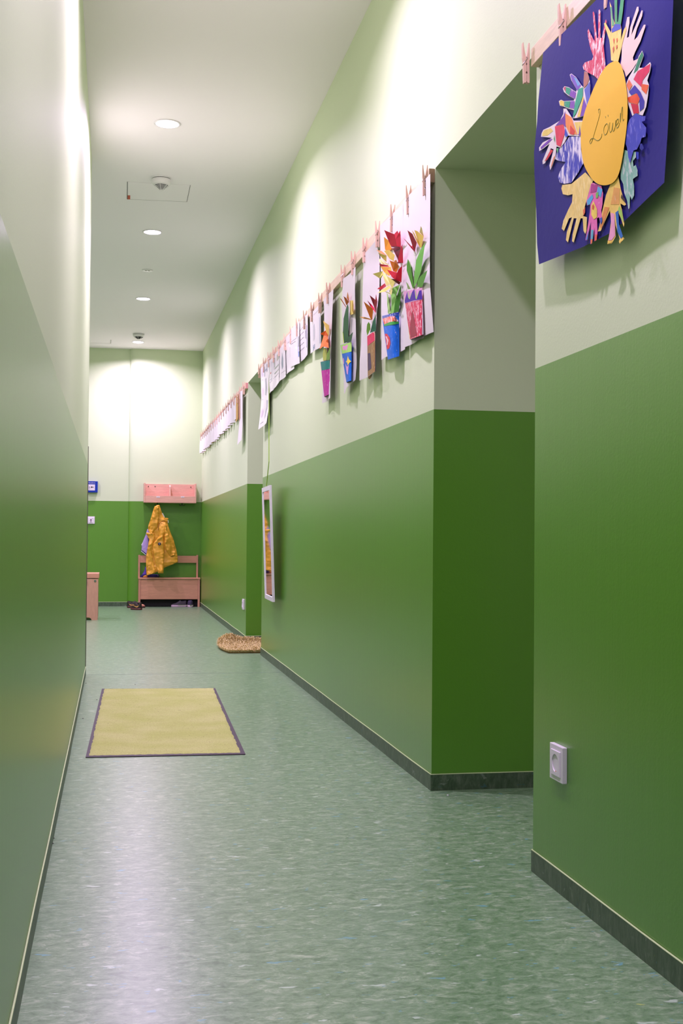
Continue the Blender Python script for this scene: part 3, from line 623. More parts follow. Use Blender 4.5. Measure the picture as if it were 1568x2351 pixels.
farsheet('golden brown narrow sheet beside the long white one on the farthest batten', 541.5, 546.5, 909, 972, gold, -.001)
farsheet('pinkish brown narrow sheet between the golden and the long white one', 547.8, 551.2, 905, 971, brown, -.003)

# ------------------------------------------------------------------ blue poster
ZT, ZB = 1.965, 1.46
def gX(z):
    t = min(1, max(0, (ZT-z)/(ZT-ZB))); return PX0+.001-(.020*math.sin(min(1, t/.55)*PI/2)-.009*max(0, (t-.55)/.45))
def onP(u, v, off=0):
    z = 1.7
    for _ in range(6): p = atX(u, v, gX(z)-off-.003*math.sin(u*.03+v*.011)); z = p.z
    return p
def blue_mat():
    t = NT('blue_card'); c = lin((34, 32, 124)); v = t.coord(kind='World')
    t.color(t.mix(t.noise(v, 7, 3), tuple(x*.86 for x in c[:3])+(1,), c)); t.set(.75, .2); t.bump(t.noise(v, 16, 3, .6), .3, .004); return t.m
t = thing('handprint_poster', 'large blue poster with a yellow egg ringed by coloured paper hands', 'poster', onP(1300, 590), None)
outline = [(1247, 121), (1302, 66), (1345, 24), (1390, -22), (1440, -70), (1548, -178), (1546, 0), (1541, 120), (1533, 300), (1525, 419), (1480, 462), (1433, 508), (1399, 536), (1338, 567), (1280, 590), (1237.5, 607), (1233, 560), (1231, 480), (1227, 400), (1226, 350), (1233, 280), (1236, 230), (1241, 180)]
V, F = patch(outline, lambda u, v: onP(u, v), 14); obj('blue_card', V, F, blue_mat(), t, True)
PZ = TR(1180, 0, 3.791)
def hand(label, pts, mat, off, zones=()):
    off *= .7; V, F = patch(PZ(pts), lambda u, v: onP(u, v, off), 8); h = obj('paper_hand', V, F, mat, t, False, label)
    for k, (q, rgb) in enumerate(zones):
        V, F = patch(PZ(q), lambda u, v: onP(u, v, off+.0003+.00008*k), 8); obj('coloured_area', V, F, crayon(rgb, cover=.72), h)
WP = (232, 222, 228)
hand('red scribbled paper hand', [(648, 250), (665, 290), (690, 340), (703, 360), (700, 280), (685, 110), (692, 98), (700, 120), (712, 240), (722, 330), (732, 330), (733, 200), (737, 90), (745, 80), (752, 100), (752, 330), (765, 330), (795, 180), (800, 168), (806, 185), (790, 300), (780, 400), (792, 520), (797, 580), (790, 620), (740, 700), (700, 660), (640, 630), (605, 605), (598, 575), (615, 545), (680, 520), (690, 490), (660, 400), (645, 320), (640, 270)], crayon((206, 44, 84), cover=.53, rot=.15), .004)
hand('yellow paper hand with green fingers', [(783, 205), (795, 195), (845, 285), (848, 240), (843, 120), (832, 15), (850, 60), (860, 160), (878, 205), (874, -25), (897, -25), (897, 190), (905, 190), (930, -25), (959, -25), (947, 100), (930, 220), (935, 255), (930, 350), (955, 260), (975, 225), (978, 260), (950, 350), (925, 460), (905, 545), (845, 525), (840, 440), (830, 350)], crayon((236, 206, 106), (244, 224, 150), .6), .005,
     [([(874, -25), (897, -25), (897, 190), (905, 190), (930, -25), (959, -25), (947, 100), (930, 215), (880, 210)], (38, 150, 90)), ([(848, 255), (880, 208), (928, 212), (930, 250), (852, 285)], (52, 70, 180)), ([(836, 60), (850, 60), (860, 160), (876, 215), (852, 230), (844, 120)], (90, 170, 110)),
      ([(862, 345), (870, 330), (876, 350), (868, 385)], (206, 90, 50)), ([(890, 340), (898, 328), (902, 350), (894, 378)], (206, 90, 50)), ([(858, 420), (868, 400), (872, 430), (862, 465)], (206, 90, 50)), ([(888, 400), (898, 388), (900, 410), (890, 432)], (206, 90, 50))])
hand('peach paper hand', [(985, 150), (1005, 145), (1005, 200), (990, 280), (982, 330), (1000, 320), (1010, 240), (1070, 60), (1083, 58), (1085, 90), (1035, 230), (1020, 310), (1060, 220), (1110, 90), (1120, 92), (1115, 140), (1070, 250), (1045, 350), (1075, 320), (1130, 215), (1145, 215), (1140, 240), (1100, 360), (1055, 450), (1035, 500), (1040, 530), (1080, 510), (1065, 550), (1035, 600), (975, 670), (960, 620), (925, 570), (935, 520), (940, 400), (955, 320), (975, 200)], paper((238, 206, 200)), .004)
hand('pink, orange and blue paper hand at the right of the egg', [(1115, 440), (1130, 480), (1090, 590), (1130, 590), (1185, 540), (1193, 560), (1185, 620), (1160, 700), (1175, 740), (1165, 840), (1150, 930), (1120, 1005), (1095, 1000), (1060, 985), (1030, 1010), (985, 880), (975, 730), (1000, 670), (1060, 570), (1085, 490)], paper(WP), .004,
     [([(1115, 445), (1127, 480), (1075, 610), (1040, 640), (1085, 500)], (30, 130, 90)), ([(1075, 620), (1185, 555), (1178, 620), (1120, 700), (1110, 760), (1040, 690)], (224, 52, 96)), ([(1110, 730), (1172, 740), (1150, 820), (1110, 780)], (240, 106, 60)),
      ([(1000, 800), (1050, 740), (1100, 800), (1135, 880), (1130, 940), (1095, 970), (1090, 880), (1060, 810), (1020, 830)], (60, 54, 170)), ([(988, 850), (1070, 812), (1095, 860), (1075, 910), (1000, 890)], (232, 84, 44)), ([(1015, 900), (1080, 912), (1088, 985), (1040, 990)], (206, 26, 60)), ([(980, 740), (1000, 690), (1030, 740), (1000, 790)], (244, 130, 90))])
hand('blue scribbled paper hand at the right of the egg', [(1005, 1040), (1060, 985), (1110, 1010), (1145, 1010), (1140, 1050), (1110, 1060), (1150, 1110), (1145, 1190), (1110, 1200), (1100, 1240), (1070, 1300), (1040, 1310), (1010, 1420), (995, 1370), (985, 1290), (972, 1250), (985, 1100)], crayon((66, 74, 190), (130, 130, 214), .6, .3), .006,
     [([(1098, 1250), (1115, 1250), (1130, 1290), (1110, 1310), (1092, 1290)], (14, 30, 140)), ([(1062, 1320), (1085, 1325), (1085, 1380), (1067, 1388)], (20, 50, 190))])
hand('mint green paper hand', [(955, 1300), (1000, 1320), (1010, 1400), (1040, 1320), (1060, 1320), (1060, 1370), (1035, 1400), (1040, 1450), (1060, 1435), (1075, 1480), (1075, 1530), (1045, 1550), (1035, 1560), (1045, 1620), (1045, 1700), (1025, 1740), (1010, 1700), (1005, 1810), (995, 1820), (985, 1750), (960, 1680), (950, 1600), (930, 1560), (925, 1450), (940, 1350)], crayon((132, 186, 170), (206, 214, 214), .55, .3), .004)
hand('rainbow striped paper hand at the left of the egg', [(485, 650), (500, 640), (540, 670), (585, 740), (605, 760), (605, 700), (612, 620), (640, 630), (655, 680), (665, 740), (665, 850), (645, 920), (615, 1010), (560, 1025), (510, 1030), (525, 960), (470, 945), (435, 930), (400, 920), (390, 880), (410, 868), (435, 880), (520, 875), (525, 860), (470, 830), (435, 800), (425, 770), (440, 750), (480, 760), (540, 800), (545, 780), (500, 700)], paper(WP), .004,
     [([(490, 655), (500, 645), (540, 675), (585, 745), (550, 790), (505, 705)], (120, 90, 190)), ([(520, 670), (545, 685), (575, 735), (555, 750)], (110, 170, 220)), ([(430, 768), (443, 753), (455, 760), (450, 800)], (200, 70, 110)), ([(450, 757), (490, 768), (500, 800), (478, 828), (450, 805)], (30, 160, 120)), ([(495, 775), (540, 805), (530, 860), (482, 832)], (130, 70, 180)),
      ([(395, 885), (410, 872), (435, 882), (435, 925), (402, 915)], (230, 206, 90)), ([(438, 884), (490, 880), (480, 940), (440, 925)], (30, 160, 120)), ([(492, 880), (525, 878), (525, 945), (484, 940)], (130, 80, 180)), ([(612, 622), (640, 632), (655, 682), (640, 730), (606, 770), (605, 700)], (176, 112, 96)),
      ([(612, 780), (660, 710), (665, 850), (637, 925)], (84, 96, 190)), ([(560, 775), (600, 758), (598, 840), (540, 985), (512, 1028), (530, 900)], (40, 168, 130)), ([(600, 840), (608, 850), (575, 1015), (548, 1018)], (240, 210, 100)), ([(608, 860), (634, 925), (615, 1005), (577, 1015)], (120, 70, 180))])
hand('multicoloured paper hand pointing down left', [(430, 945), (455, 945), (490, 1000), (520, 1050), (600, 1050), (580, 1185), (470, 1180), (440, 1240), (405, 1285), (370, 1275), (360, 1370), (330, 1450), (315, 1480), (308, 1440), (345, 1300), (320, 1290), (300, 1350), (270, 1420), (250, 1430), (248, 1400), (290, 1300), (310, 1250), (260, 1290), (220, 1315), (218, 1285), (250, 1240), (330, 1200), (290, 1195), (235, 1190), (240, 1160), (255, 1130), (310, 1105), (400, 1050), (430, 990)], paper(WP), .005,
     [([(245, 1160), (260, 1135), (320, 1115), (340, 1140), (290, 1180), (245, 1185)], (232, 210, 110)), ([(232, 1280), (310, 1210), (335, 1210), (290, 1255), (235, 1300)], (120, 60, 180)), ([(265, 1405), (320, 1300), (340, 1310), (290, 1390)], (216, 50, 60)), ([(318, 1460), (345, 1370), (360, 1350), (330, 1440)], (240, 130, 60)),
      ([(355, 1100), (430, 1082), (445, 1150), (405, 1278), (370, 1260)], (222, 54, 84)), ([(445, 985), (500, 1022), (550, 1172), (480, 1160), (445, 1080)], (244, 146, 70)), ([(430, 1010), (445, 965), (450, 1110), (425, 1080), (360, 1095)], (110, 50, 160)), ([(525, 1065), (597, 1058), (585, 1150), (555, 1170)], (240, 214, 110)),
      ([(490, 1090), (530, 1140), (520, 1175), (485, 1165)], (216, 60, 50)), ([(562, 1180), (572, 1090), (582, 1180)], (110, 60, 170)), ([(445, 1110), (470, 1180), (450, 1195), (440, 1170)], (50, 80, 200)), ([(352, 1170), (356, 1240), (345, 1210)], (70, 170, 90)), ([(370, 1290), (388, 1290), (378, 1340)], (90, 190, 120))])
hand('white paper hand with blue scribble', [(480, 1190), (580, 1185), (582, 1300), (605, 1420), (560, 1500), (500, 1590), (440, 1600), (400, 1590), (380, 1540), (410, 1470), (450, 1410), (390, 1400), (358, 1385), (370, 1330), (400, 1290), (440, 1250)], crayon((50, 60, 180), (226, 222, 238), .49, 1.0, 70), .004)
hand('pale yellow paper hand with long fingers', [(620, 1500), (690, 1570), (660, 1640), (630, 1750), (610, 1820), (600, 1880), (635, 1890), (630, 2010), (620, 2035), (605, 2010), (598, 1900), (580, 1900), (545, 2020), (520, 2110), (505, 2100), (510, 2040), (545, 1900), (520, 1900), (470, 2110), (452, 2090), (460, 2020), (505, 1890), (480, 1900), (435, 2010), (415, 1990), (430, 1920), (470, 1830), (505, 1760), (510, 1690), (470, 1700), (425, 1690), (412, 1640), (420, 1610), (500, 1600), (560, 1550)], crayon((232, 206, 120), (240, 222, 160), .56), .004, [([(600, 1830), (620, 1800), (618, 1850), (604, 1880)], (224, 110, 60))])
hand('pink and turquoise patterned paper hand', [(690, 1590), (760, 1620), (775, 1680), (770, 1780), (760, 1830), (770, 1930), (755, 1960), (740, 1890), (722, 1900), (727, 2020), (720, 2090), (700, 2100), (703, 1980), (692, 2050), (680, 2120), (665, 2125), (670, 1930), (660, 1970), (640, 2090), (622, 2090), (640, 1980), (660, 1850), (665, 1780), (635, 1790), (630, 1750), (650, 1680), (670, 1600)], crayon((228, 110, 180), cover=.7), .005,
     [([(672, 1600), (728, 1610), (715, 1670), (665, 1680)], (170, 50, 130)), ([(730, 1620), (770, 1650), (755, 1720), (720, 1680)], (90, 170, 220)), ([(635, 1745), (680, 1690), (690, 1720), (660, 1780), (636, 1785)], (80, 170, 220)), ([(672, 1790), (692, 1750), (722, 1820), (722, 1890), (695, 1910), (672, 1870)], (240, 214, 100)),
      ([(680, 1790), (690, 1775), (700, 1800), (692, 1830), (680, 1820)], (214, 90, 60)), ([(712, 1680), (735, 1670), (730, 1720), (712, 1725)], (120, 196, 90)), ([(672, 2000), (692, 2000), (686, 2080), (668, 2085)], (90, 180, 200)), ([(668, 2085), (684, 2080), (678, 2118), (667, 2120)], (236, 130, 70)), ([(704, 2040), (724, 2040), (718, 2090), (702, 2096)], (232, 100, 70)), ([(640, 2030), (650, 2000), (640, 2085), (624, 2088)], (80, 130, 210)), ([(745, 1900), (766, 1890), (768, 1925), (755, 1955)], (50, 90, 180))])
hand('yellow paper hand with orange palm and coloured fingers', [(905, 1520), (930, 1650), (945, 1700), (975, 1780), (960, 1790), (925, 1770), (940, 1830), (960, 1950), (955, 1975), (930, 1900), (905, 1840), (895, 1850), (900, 1950), (940, 2060), (962, 2078), (920, 2122), (912, 2100), (920, 2080), (885, 1960), (876, 1900), (880, 1950), (885, 2060), (850, 2120), (812, 2125), (830, 2040), (845, 1920), (835, 1830), (790, 1930), (755, 2010), (730, 2015), (745, 1960), (770, 1830), (800, 1700), (840, 1600)], crayon((240, 206, 106), (240, 224, 190), .66), .005,
     [([(870, 1630), (920, 1640), (915, 1780), (840, 1780), (860, 1690)], (226, 166, 90)), ([(790, 1800), (830, 1805), (762, 1990), (745, 1970)], (222, 146, 80)), ([(840, 1850), (874, 1860), (880, 2050), (850, 2090), (820, 2092), (845, 1960)], (232, 160, 196)), ([(882, 1850), (908, 1830), (913, 1950), (948, 2055), (930, 2078), (900, 2020)], (20, 100, 180)),
      ([(915, 1790), (940, 1840), (955, 1935), (935, 1910), (905, 1825)], (160, 206, 90)), ([(935, 1690), (966, 1735), (968, 1765), (930, 1722)], (60, 40, 36)), ([(815, 2095), (850, 2095), (845, 2115), (815, 2120)], (240, 200, 90)), ([(922, 2085), (955, 2065), (950, 2090), (922, 2112)], (240, 210, 100))])
egg = [(880, 532), (920, 550), (950, 620), (972, 720), (988, 880), (985, 1050), (965, 1230), (935, 1420), (905, 1530), (860, 1590), (800, 1612), (740, 1605), (690, 1570), (640, 1500), (605, 1420), (588, 1320), (580, 1200), (590, 1080), (620, 960), (660, 850), (710, 730), (770, 620), (820, 560)]
ep = []
for i in range(len(egg)):
    p0, p1, p2, p3 = [Vector(egg[(i+k) % len(egg)]) for k in (-1, 0, 1, 2)]
    for s in (0, .33, .66): ep.append(tuple(.5*((2*p1)+(-p0+p2)*s+(2*p0-5*p1+4*p2-p3)*s*s+(-p0+3*p1-3*p2+p3)*s**3)))
V, F = patch(PZ(ep), lambda u, v: onP(u, v, .0055), 8); e = obj('yellow_egg', V, F, paper((240, 192, 66)), t)
def stroke(pts, nm='handwritten_letter'):
    sm = []
    for i in range(len(pts)-1):
        p0, p1, p2, p3 = [Vector(pts[min(max(i+k, 0), len(pts)-1)]) for k in (-1, 0, 1, 2)]
        for s in (0, .25, .5, .75): sm.append(.5*((2*p1)+(-p0+p2)*s+(2*p0-5*p1+4*p2-p3)*s*s+(-p0+3*p1-3*p2+p3)*s**3))
    sm.append(Vector(pts[-1]))
    P = PZ([tuple(q) for q in sm])
    MB().tube([onP(u, v, .0058) for u, v in P], .00055, 5).build(nm, plain((116, 126, 62)), e)
stroke([(738, 985), (735, 955), (748, 950), (748, 990), (728, 1065), (703, 1150), (690, 1195), (676, 1235), (664, 1250), (660, 1232), (672, 1208), (695, 1205), (722, 1222), (745, 1215), (762, 1190), (765, 1165)])
stroke([(806, 1075), (788, 1100), (780, 1140), (790, 1172), (808, 1160), (820, 1120), (818, 1085), (806, 1075)])
stroke([(796, 1012), (799, 1026)], 'handwritten_dot'); stroke([(818, 1000), (821, 1014)], 'handwritten_dot')
stroke([(834, 1066), (830, 1120), (838, 1150), (852, 1130), (860, 1070), (858, 1128), (868, 1140), (880, 1105), (886, 1046)])
stroke([(890, 1090), (908, 1065), (908, 1035), (895, 1045), (888, 1085), (895, 1112), (910, 1100), (918, 1070)])
stroke([(926, 985), (924, 1065), (930, 1010), (938, 950), (944, 930), (946, 960), (943, 1030), (950, 1050), (956, 1035)])

# ------------------------------------------------------------------ sockets and switches
def socket(y, z, label, X=R, d=.0115, n=.0405):
    t = thing('wall_socket', label, 'wall socket', (X, y, z-n))
    MB().box((X-d, y-n, z-n), (X-.0003, y+n, z+n), .0012).build('frame', M['white'], t)
    m = MB(); s = .028; r = .020; ring_ = []; k = 32; x = X-d-.0025
    sq = []
    for i in range(k):
        a = 2*PI*i/k; c, s_ = math.cos(a), math.sin(a); f = s/max(abs(c), abs(s_)); sq.append((y+c*f, z+s_*f)); ring_.append((y+c*r, z+s_*r))
    V = [(x, a, b) for a, b in sq]+[(x, a, b) for a, b in ring_]+[(x+.0115, a, b) for a, b in ring_]+[(X-d, a, b) for a, b in sq]
    F = [(i, (i+1) % k, k+(i+1) % k, k+i) for i in range(k)]+[(k+i, k+(i+1) % k, 2*k+(i+1) % k, 2*k+i) for i in range(k)]+[(i, 3*k+i, 3*k+(i+1) % k, (i+1) % k) for i in range(k)]+[tuple(2*k+i for i in range(k))]
    m.add(V, F); m.build('insert', M['white'], t)
    for dy in (-.0095, .0095): MB().lathe((x+.0112, y+dy, z), [(.0025, 0), (.0025, -.0004)], 12, 'X').build('hole', M['black'], t)
    for dz in (-.0195, .0195): MB().box((x+.001, y-.003, z+dz-.0012), (x+.0105, y+.003, z+dz+.0012)).build('earth_clip', plain((196, 140, 110), .3, .5, .6), t)
p = atX(1302.7, 1760, R); socket(p.y+.041, p.z+.001, 'white double-insulated wall socket low on the near green wall')
p = atX(561.5, 1388, R); socket(p.y+.041, p.z, 'small white wall socket low beside the far doorway')
# light switch-like key switch and alarm box on the end wall
a0, a1 = atY(200, 1105, YE), atY(223.5, 1131, YE)
t = thing('alarm_box', 'blue fire alarm call point on the pale end wall', 'alarm box', ((a0.x+a1.x)/2, YE, a1.z))
cx, cz, hw, hh = (a0.x+a1.x)/2, (a0.z+a1.z)/2, .0625, (a0.z-a1.z)/2
MB().box((cx-hw, YE-.045, cz-hh), (cx+hw, YE-.0005, cz+hh), .003).build('housing', plain((10, 48, 160), .35), t)
fy = YE-.0452
MB().box((cx-.043, fy-.001, cz-.042), (cx+.032, fy+.001, cz+.028)).build('faceplate', plain((222, 214, 226), .4), t)
for pts in ([(-.034, -.003), (-.027, -.003), (-.027, -.006), (-.019, 0), (-.027, .006), (-.027, .003), (-.034, .003)], [(.026, -.003), (.019, -.003), (.019, -.006), (.011, 0), (.019, .006), (.019, .003), (.026, .003)]):
    MB().prism([(cx-.005+x*.9, cz-.004+z*.9) for x, z in pts], fy-.0022, fy-.001).build('arrow', M['black'], t)
MB().lathe((cx-.005, fy-.001, cz-.004), [(.0085, 0), (.0085, -.0015), (.001, -.0015)], 20, 'Y').build('push_spot', M['black'], t)
MB().lathe((cx-.03, fy-.001, cz-.026), [(.004, 0), (.004, -.001)], 12, 'Y').build('key_hole', plain((70, 66, 90)), t)
def text3(s, size, loc, mat, parent, name='lettering', rot=(PI/2, 0, 0), align='CENTER'):
    cu = bpy.data.curves.new('t', 'FONT'); cu.body = s; cu.size = size; cu.align_x = align; cu.extrude = .0003
    o = bpy.data.objects.new('t', cu); C.objects.link(o); bpy.context.view_layer.update()
    me = bpy.data.meshes.new_from_object(o.evaluated_get(bpy.context.evaluated_depsgraph_get()))
    bpy.data.objects.remove(o); n = bpy.data.objects.new(name, me); C.objects.link(n)
    me.materials.clear(); me.materials.append(mat); n.parent = parent; n.location = Vector(loc)-wloc(parent); n.rotation_euler = rot
    return n
text3('Hausalarm', .019, (cx-.006, fy-.0008, cz+.040), M['white'], t)
a0, a1 = atY(200.5, 1186, YE), atY(217.2, 1202.3, YE); cx, cz = (a0.x+a1.x)/2, (a0.z+a1.z)/2
t = thing('key_switch', 'square white key switch on the green end wall under the blue alarm box', 'switch', (cx, YE, cz-.042))
MB().box((cx-.0425, YE-.012, cz-.0425), (cx+.0425, YE-.0005, cz+.0425), .002).build('frame', M['white'], t)
MB().box((cx-.029, YE-.0155, cz-.029), (cx+.029, YE-.012, cz+.029), .001).build('rocker', M['white'], t)
MB().lathe((cx, YE-.0155, cz+.004), [(.009, 0), (.009, -.003), (.006, -.003)], 20, 'Y').box((cx-.004, YE-.018, cz-.026), (cx+.004, YE-.0157, cz)).build('key_slot', plain((130, 104, 130), .4), t)
MB().box((cx+.012, YE-.0158, cz+.018), (cx+.022, YE-.0154, cz+.021)).build('marking', plain((120, 110, 130)), t)

# ------------------------------------------------------------------ mirror
Yr = .93*FPX/359.6; YM = atX(618.6, 1113.7, .925).y; YMf = atX(600.8, 1121, .935).y
TRm, BRm = atY(618.6, 1113.7, YM), atY(626.1, 1382, YM)
TLm, BLm = atY(600.8, 1121, YMf), atY(607.8, 1373.8, YMf)
cen = (TRm+BRm+TLm+BLm)/4
t = thing('wall_mirror', 'tall narrow white-framed mirror hanging tilted from a green ribbon', 'mirror', (cen.x, cen.y, BRm.z))
ez = ((TRm-BRm)+(TLm-BLm)).normalized(); ey = ((TLm-TRm)+(BLm-BRm)); ey = (ey-ez*ey.dot(ez)).normalized(); ex = ey.cross(ez).normalized()
if ex.x < 0: ex = -ex
hy = ((TLm-TRm).length+(BLm-BRm).length)/4; hz = ((TRm-BRm).length+(TLm-BLm).length)/4
def mb(a, b, nm, mat, bev=0, dy=0):
    m = MB().box(a, b, bev); m.V = [cen+ex*v.x+ey*v.y+ez*v.z for v in m.V]; return m.build(nm, mat, t)
fw, th = .028, .014; fr = M['white']
mb((0, -hy, -hz), (th, -hy+fw, hz), 'frame_side', fr, .0015); mb((0, hy-fw, -hz), (th, hy, hz), 'frame_side', fr, .0015)
mb((.0002, -hy+fw, hz-fw), (th, hy-fw, hz), 'frame_rail', fr); mb((.0002, -hy+fw, -hz), (th, hy-fw, -hz+fw), 'frame_rail', fr)
gm = NT('mirror_glass'); gm.color((.86, .88, .86, 1)); gm.set(.03, .5, 1); n_ = gm.noise(gm.coord(kind='World'), 2, 1); gm.bump(n_, .02, .001)
mb((.005, -hy+fw, -hz+fw), (.009, hy-fw, hz-fw), 'glass', gm.m)
top = cen+ez*hz+ex*.006
pr = atX(617.5, 905, PX0+.004)
pts = [atX(617.6, 848, RAILX-.0035), atX(617.6, 912, RAILX-.006), atX(617.6, 1060, top.x+.010), top+Vector((0, 0, -.005))]
sm = [pts[0].lerp(pts[1], k/6) for k in range(6)]+[pts[1].lerp(pts[2], k/4) for k in range(4)]+[pts[2].lerp(pts[3], k/4) for k in range(5)]
V = []
for p in sm: V += [p+Vector((-.003, 0, 0)), p+Vector((.003, .003, 0)), p+Vector((.003, .0038, 0)), p+Vector((-.003, .0008, 0))]
F = [(i*4+k, i*4+(k+1) % 4, i*4+4+(k+1) % 4, i*4+4+k) for i in range(len(sm)-1) for k in range(4)]
tag(obj('ribbon', V, F, plain((150, 186, 80))), 'thin green ribbon the mirror hangs from', 'ribbon')

# ------------------------------------------------------------------ floor mat
c = [atZ(*q, 0) for q in ((234, 1582.5), (494, 1581), (563.5, 1733), (196.5, 1740))]
t = thing('floor_mat', 'flat yellow rectangular doormat with a dark rubber edge', 'doormat', (c[0]+c[2])/2)
def quadslab(m, q, z0, z1):
    m.add([(v.x, v.y, z0) for v in q]+[(v.x, v.y, z1) for v in q], [(3, 2, 1, 0), (4, 5, 6, 7), (0, 1, 5, 4), (1, 2, 6, 5), (2, 3, 7, 6), (3, 0, 4, 7)])
m = MB(); quadslab(m, c, .0003, .003); m.build('rubber_edge', plain((54, 34, 54), .55), t)
e0 = (c[1]-c[0]).normalized(); e1 = (c[3]-c[0]).normalized()
ins = [c[0]+e0*.012+e1*.004, c[1]-e0*.012+e1*.004, c[2]-e0*.016-e1*.03, c[3]+e0*.012-e1*.03]
mt = NT('yellow_mat_pile'); v = mt.coord(kind='World'); n1 = mt.noise(v, 260, 3, .7); n2 = mt.noise(v, 5, 3); n3 = mt.noise(v, 60, 2)
cc = mt.mix(mt.ramp(n2, [(.35, K0), (.65, W1)]), lin((190, 196, 120)), lin((202, 204, 138)))
cc = mt.mix(mt.ramp(n1, [(.3, (.7, .7, .7, 1)), (.48, K0)]), cc, lin((136, 124, 70))); mt.color(mt.mix(mt.ramp(n3, [(.74, K0), (.77, W1)]), cc, lin((110, 96, 70))))
mt.set(.95, .1); mt.bump(n1, .8, .003)
n = 60; V = []; F = []
def bil(q, a, b): return q[0].lerp(q[1], a).lerp(q[3].lerp(q[2], a), b)
for j in range(n+1):
    for i in range(n+1):
        p = bil(ins, i/n, j/n); ed = i in (0, n) or j in (0, n)
        jit = random.uniform(-.0025, .0025) if ed else 0
        V.append((p.x+(jit if i in (0, n) else 0), p.y+(jit*1.5 if j in (0, n) else 0), .0031 if ed else .0062+random.uniform(-.0004, .0004)))
F = [(j*(n+1)+i, j*(n+1)+i+1, (j+1)*(n+1)+i+1, (j+1)*(n+1)+i) for j in range(n) for i in range(n)]
obj('pile', V, F, mt.m, t, True, 'yellow pile')
# crumbs on the floor by the left wall
k0 = None
for i, (u, v) in enumerate([(197, 1569), (222, 1607), (182, 1617), (122, 1925), (120, 1937), (700, 1562), (1028, 1826), (190, 1650), (310, 1572)]):
    p = atZ(u, v, 0); m = MB(); r = .0035
    m.add([(p.x-r, p.y, .0003), (p.x, p.y-r*1.4, .0003), (p.x+r*1.2, p.y+r*.3, .0003), (p.x, p.y+r, .002), (p.x+.001, p.y, .003)], [(0, 1, 4), (1, 2, 4), (2, 3, 4), (3, 0, 4), (0, 3, 2, 1)])
    tag(m.build('crumb', plain((60, 50, 50) if i != 6 else (200, 204, 206))), ['dark crumb left of the doormat top corner', 'dark crumb just left of the doormat', 'dark crumb between doormat and left wall, upper', 'larger dark crumb at the foot of the left wall, well in front of the doormat', 'dark crumb at the foot of the left wall, just nearer than the larger one', 'dark crumb near the skirting beyond the shaggy rug corner', 'tiny white crumb by the near doorway', 'dark crumb beside the left edge of the doormat', 'dark crumb behind the far edge of the doormat'][i], 'crumb', 'crumbs on the floor')

# ------------------------------------------------------------------ shaggy rug in the far doorway
rc = [Vector((.785, 9.12, 0)), Vector((1.42, 9.15, 0)), Vector((1.42, 8.26, 0)), Vector((.955, 8.20, 0))]
p0, p1, p2 = atZ(494, 1481, 0), atZ(527, 1500, 0), atZ(599, 1500, 0)
t = thing('shaggy_rug', 'shaggy straw-coloured rug with a turned-up corner in the far doorway', 'rug', (1.1, 8.6, 0))
def rugz(a, b):                      # a: across (0 = corridor side), b: 0 far .. 1 near
    return .010+.055*math.exp(-((a-.12)**2)/.02-((b-.05)**2)/.03)+.03*math.exp(-((a-.42)**2)/.05-((b-.03)**2)/.01)
q = [Vector((atZ(500, 1474, 0).x, 9.10, 0)), Vector((1.40, 9.14, 0)), Vector((1.40, p2.y+.02, 0)), Vector((p1.x, p1.y, 0))]
lb = atZ(494, 1482, 0)
def rugp(a, b):
    p = bil(q, a, b); bow = 4*b*(1-b)*(1-a)**3
    p.x = lerp(p.x, lb.x, bow*.8); p.y = p.y
    return p
n = 24; V = [(*rugp(i/n, j/n).xy, rugz(i/n, j/n)) for j in range(n+1) for i in range(n+1)]
V += [(*rugp(i/n, j/n).xy, max(.0005, rugz(i/n, j/n)-.0115)) for j in range(n+1) for i in range(n+1)]; N_ = (n+1)**2
F = [(j*(n+1)+i, j*(n+1)+i+1, (j+1)*(n+1)+i+1, (j+1)*(n+1)+i) for j in range(n) for i in range(n)]
F += [tuple(x+N_ for x in reversed(f)) for f in F]
rim = [i for i in range(n+1)]+[j*(n+1)+n for j in range(1, n+1)]+[n*(n+1)+i for i in range(n-1, -1, -1)]+[j*(n+1) for j in range(n-1, 0, -1)]
F += [(rim[i], rim[(i+1) % len(rim)], rim[(i+1) % len(rim)]+N_, rim[i]+N_) for i in range(len(rim))]
obj('backing', V, F, plain((120, 96, 50), .9), t)
rm = NT('rug_fibre'); v = rm.coord(kind='World'); nz = rm.noise(v, 120, 2); rm.color(rm.ramp(nz, [(.3, lin((176, 156, 84))), (.5, lin((226, 206, 150))), (.7, lin((242, 226, 184)))])); rm.set(.9, .1)
V = []; F = []
for k in range(14000):
    a, b = random.random(), random.random()
    if random.random() < .15: a = 0 if random.random() < .5 else a; b = 1 if a else b
    p = rugp(a, b); z = rugz(a, b)-.002; an = random.uniform(0, 2*PI); lx = random.uniform(.004, .02); hh = random.uniform(.008, .024)
    d = Vector((math.cos(an), math.sin(an), 0)); s_ = Vector((-d.y, d.x, 0))*.002; k0 = len(V); P = Vector((p.x, p.y, z))
    P.x = min(P.x, 1.43)
    V += [P-s_, P+s_, P+d*lx*.5+s_+Vector((0, 0, hh*.7)), P+d*lx*.5-s_+Vector((0, 0, hh*.7)), P+d*lx*1.3+Vector((0, 0, hh))]
    F += [(k0, k0+1, k0+2, k0+3), (k0+3, k0+2, k0+4)]
tag(obj('pile', V, F, rm.m, t), kind='stuff')

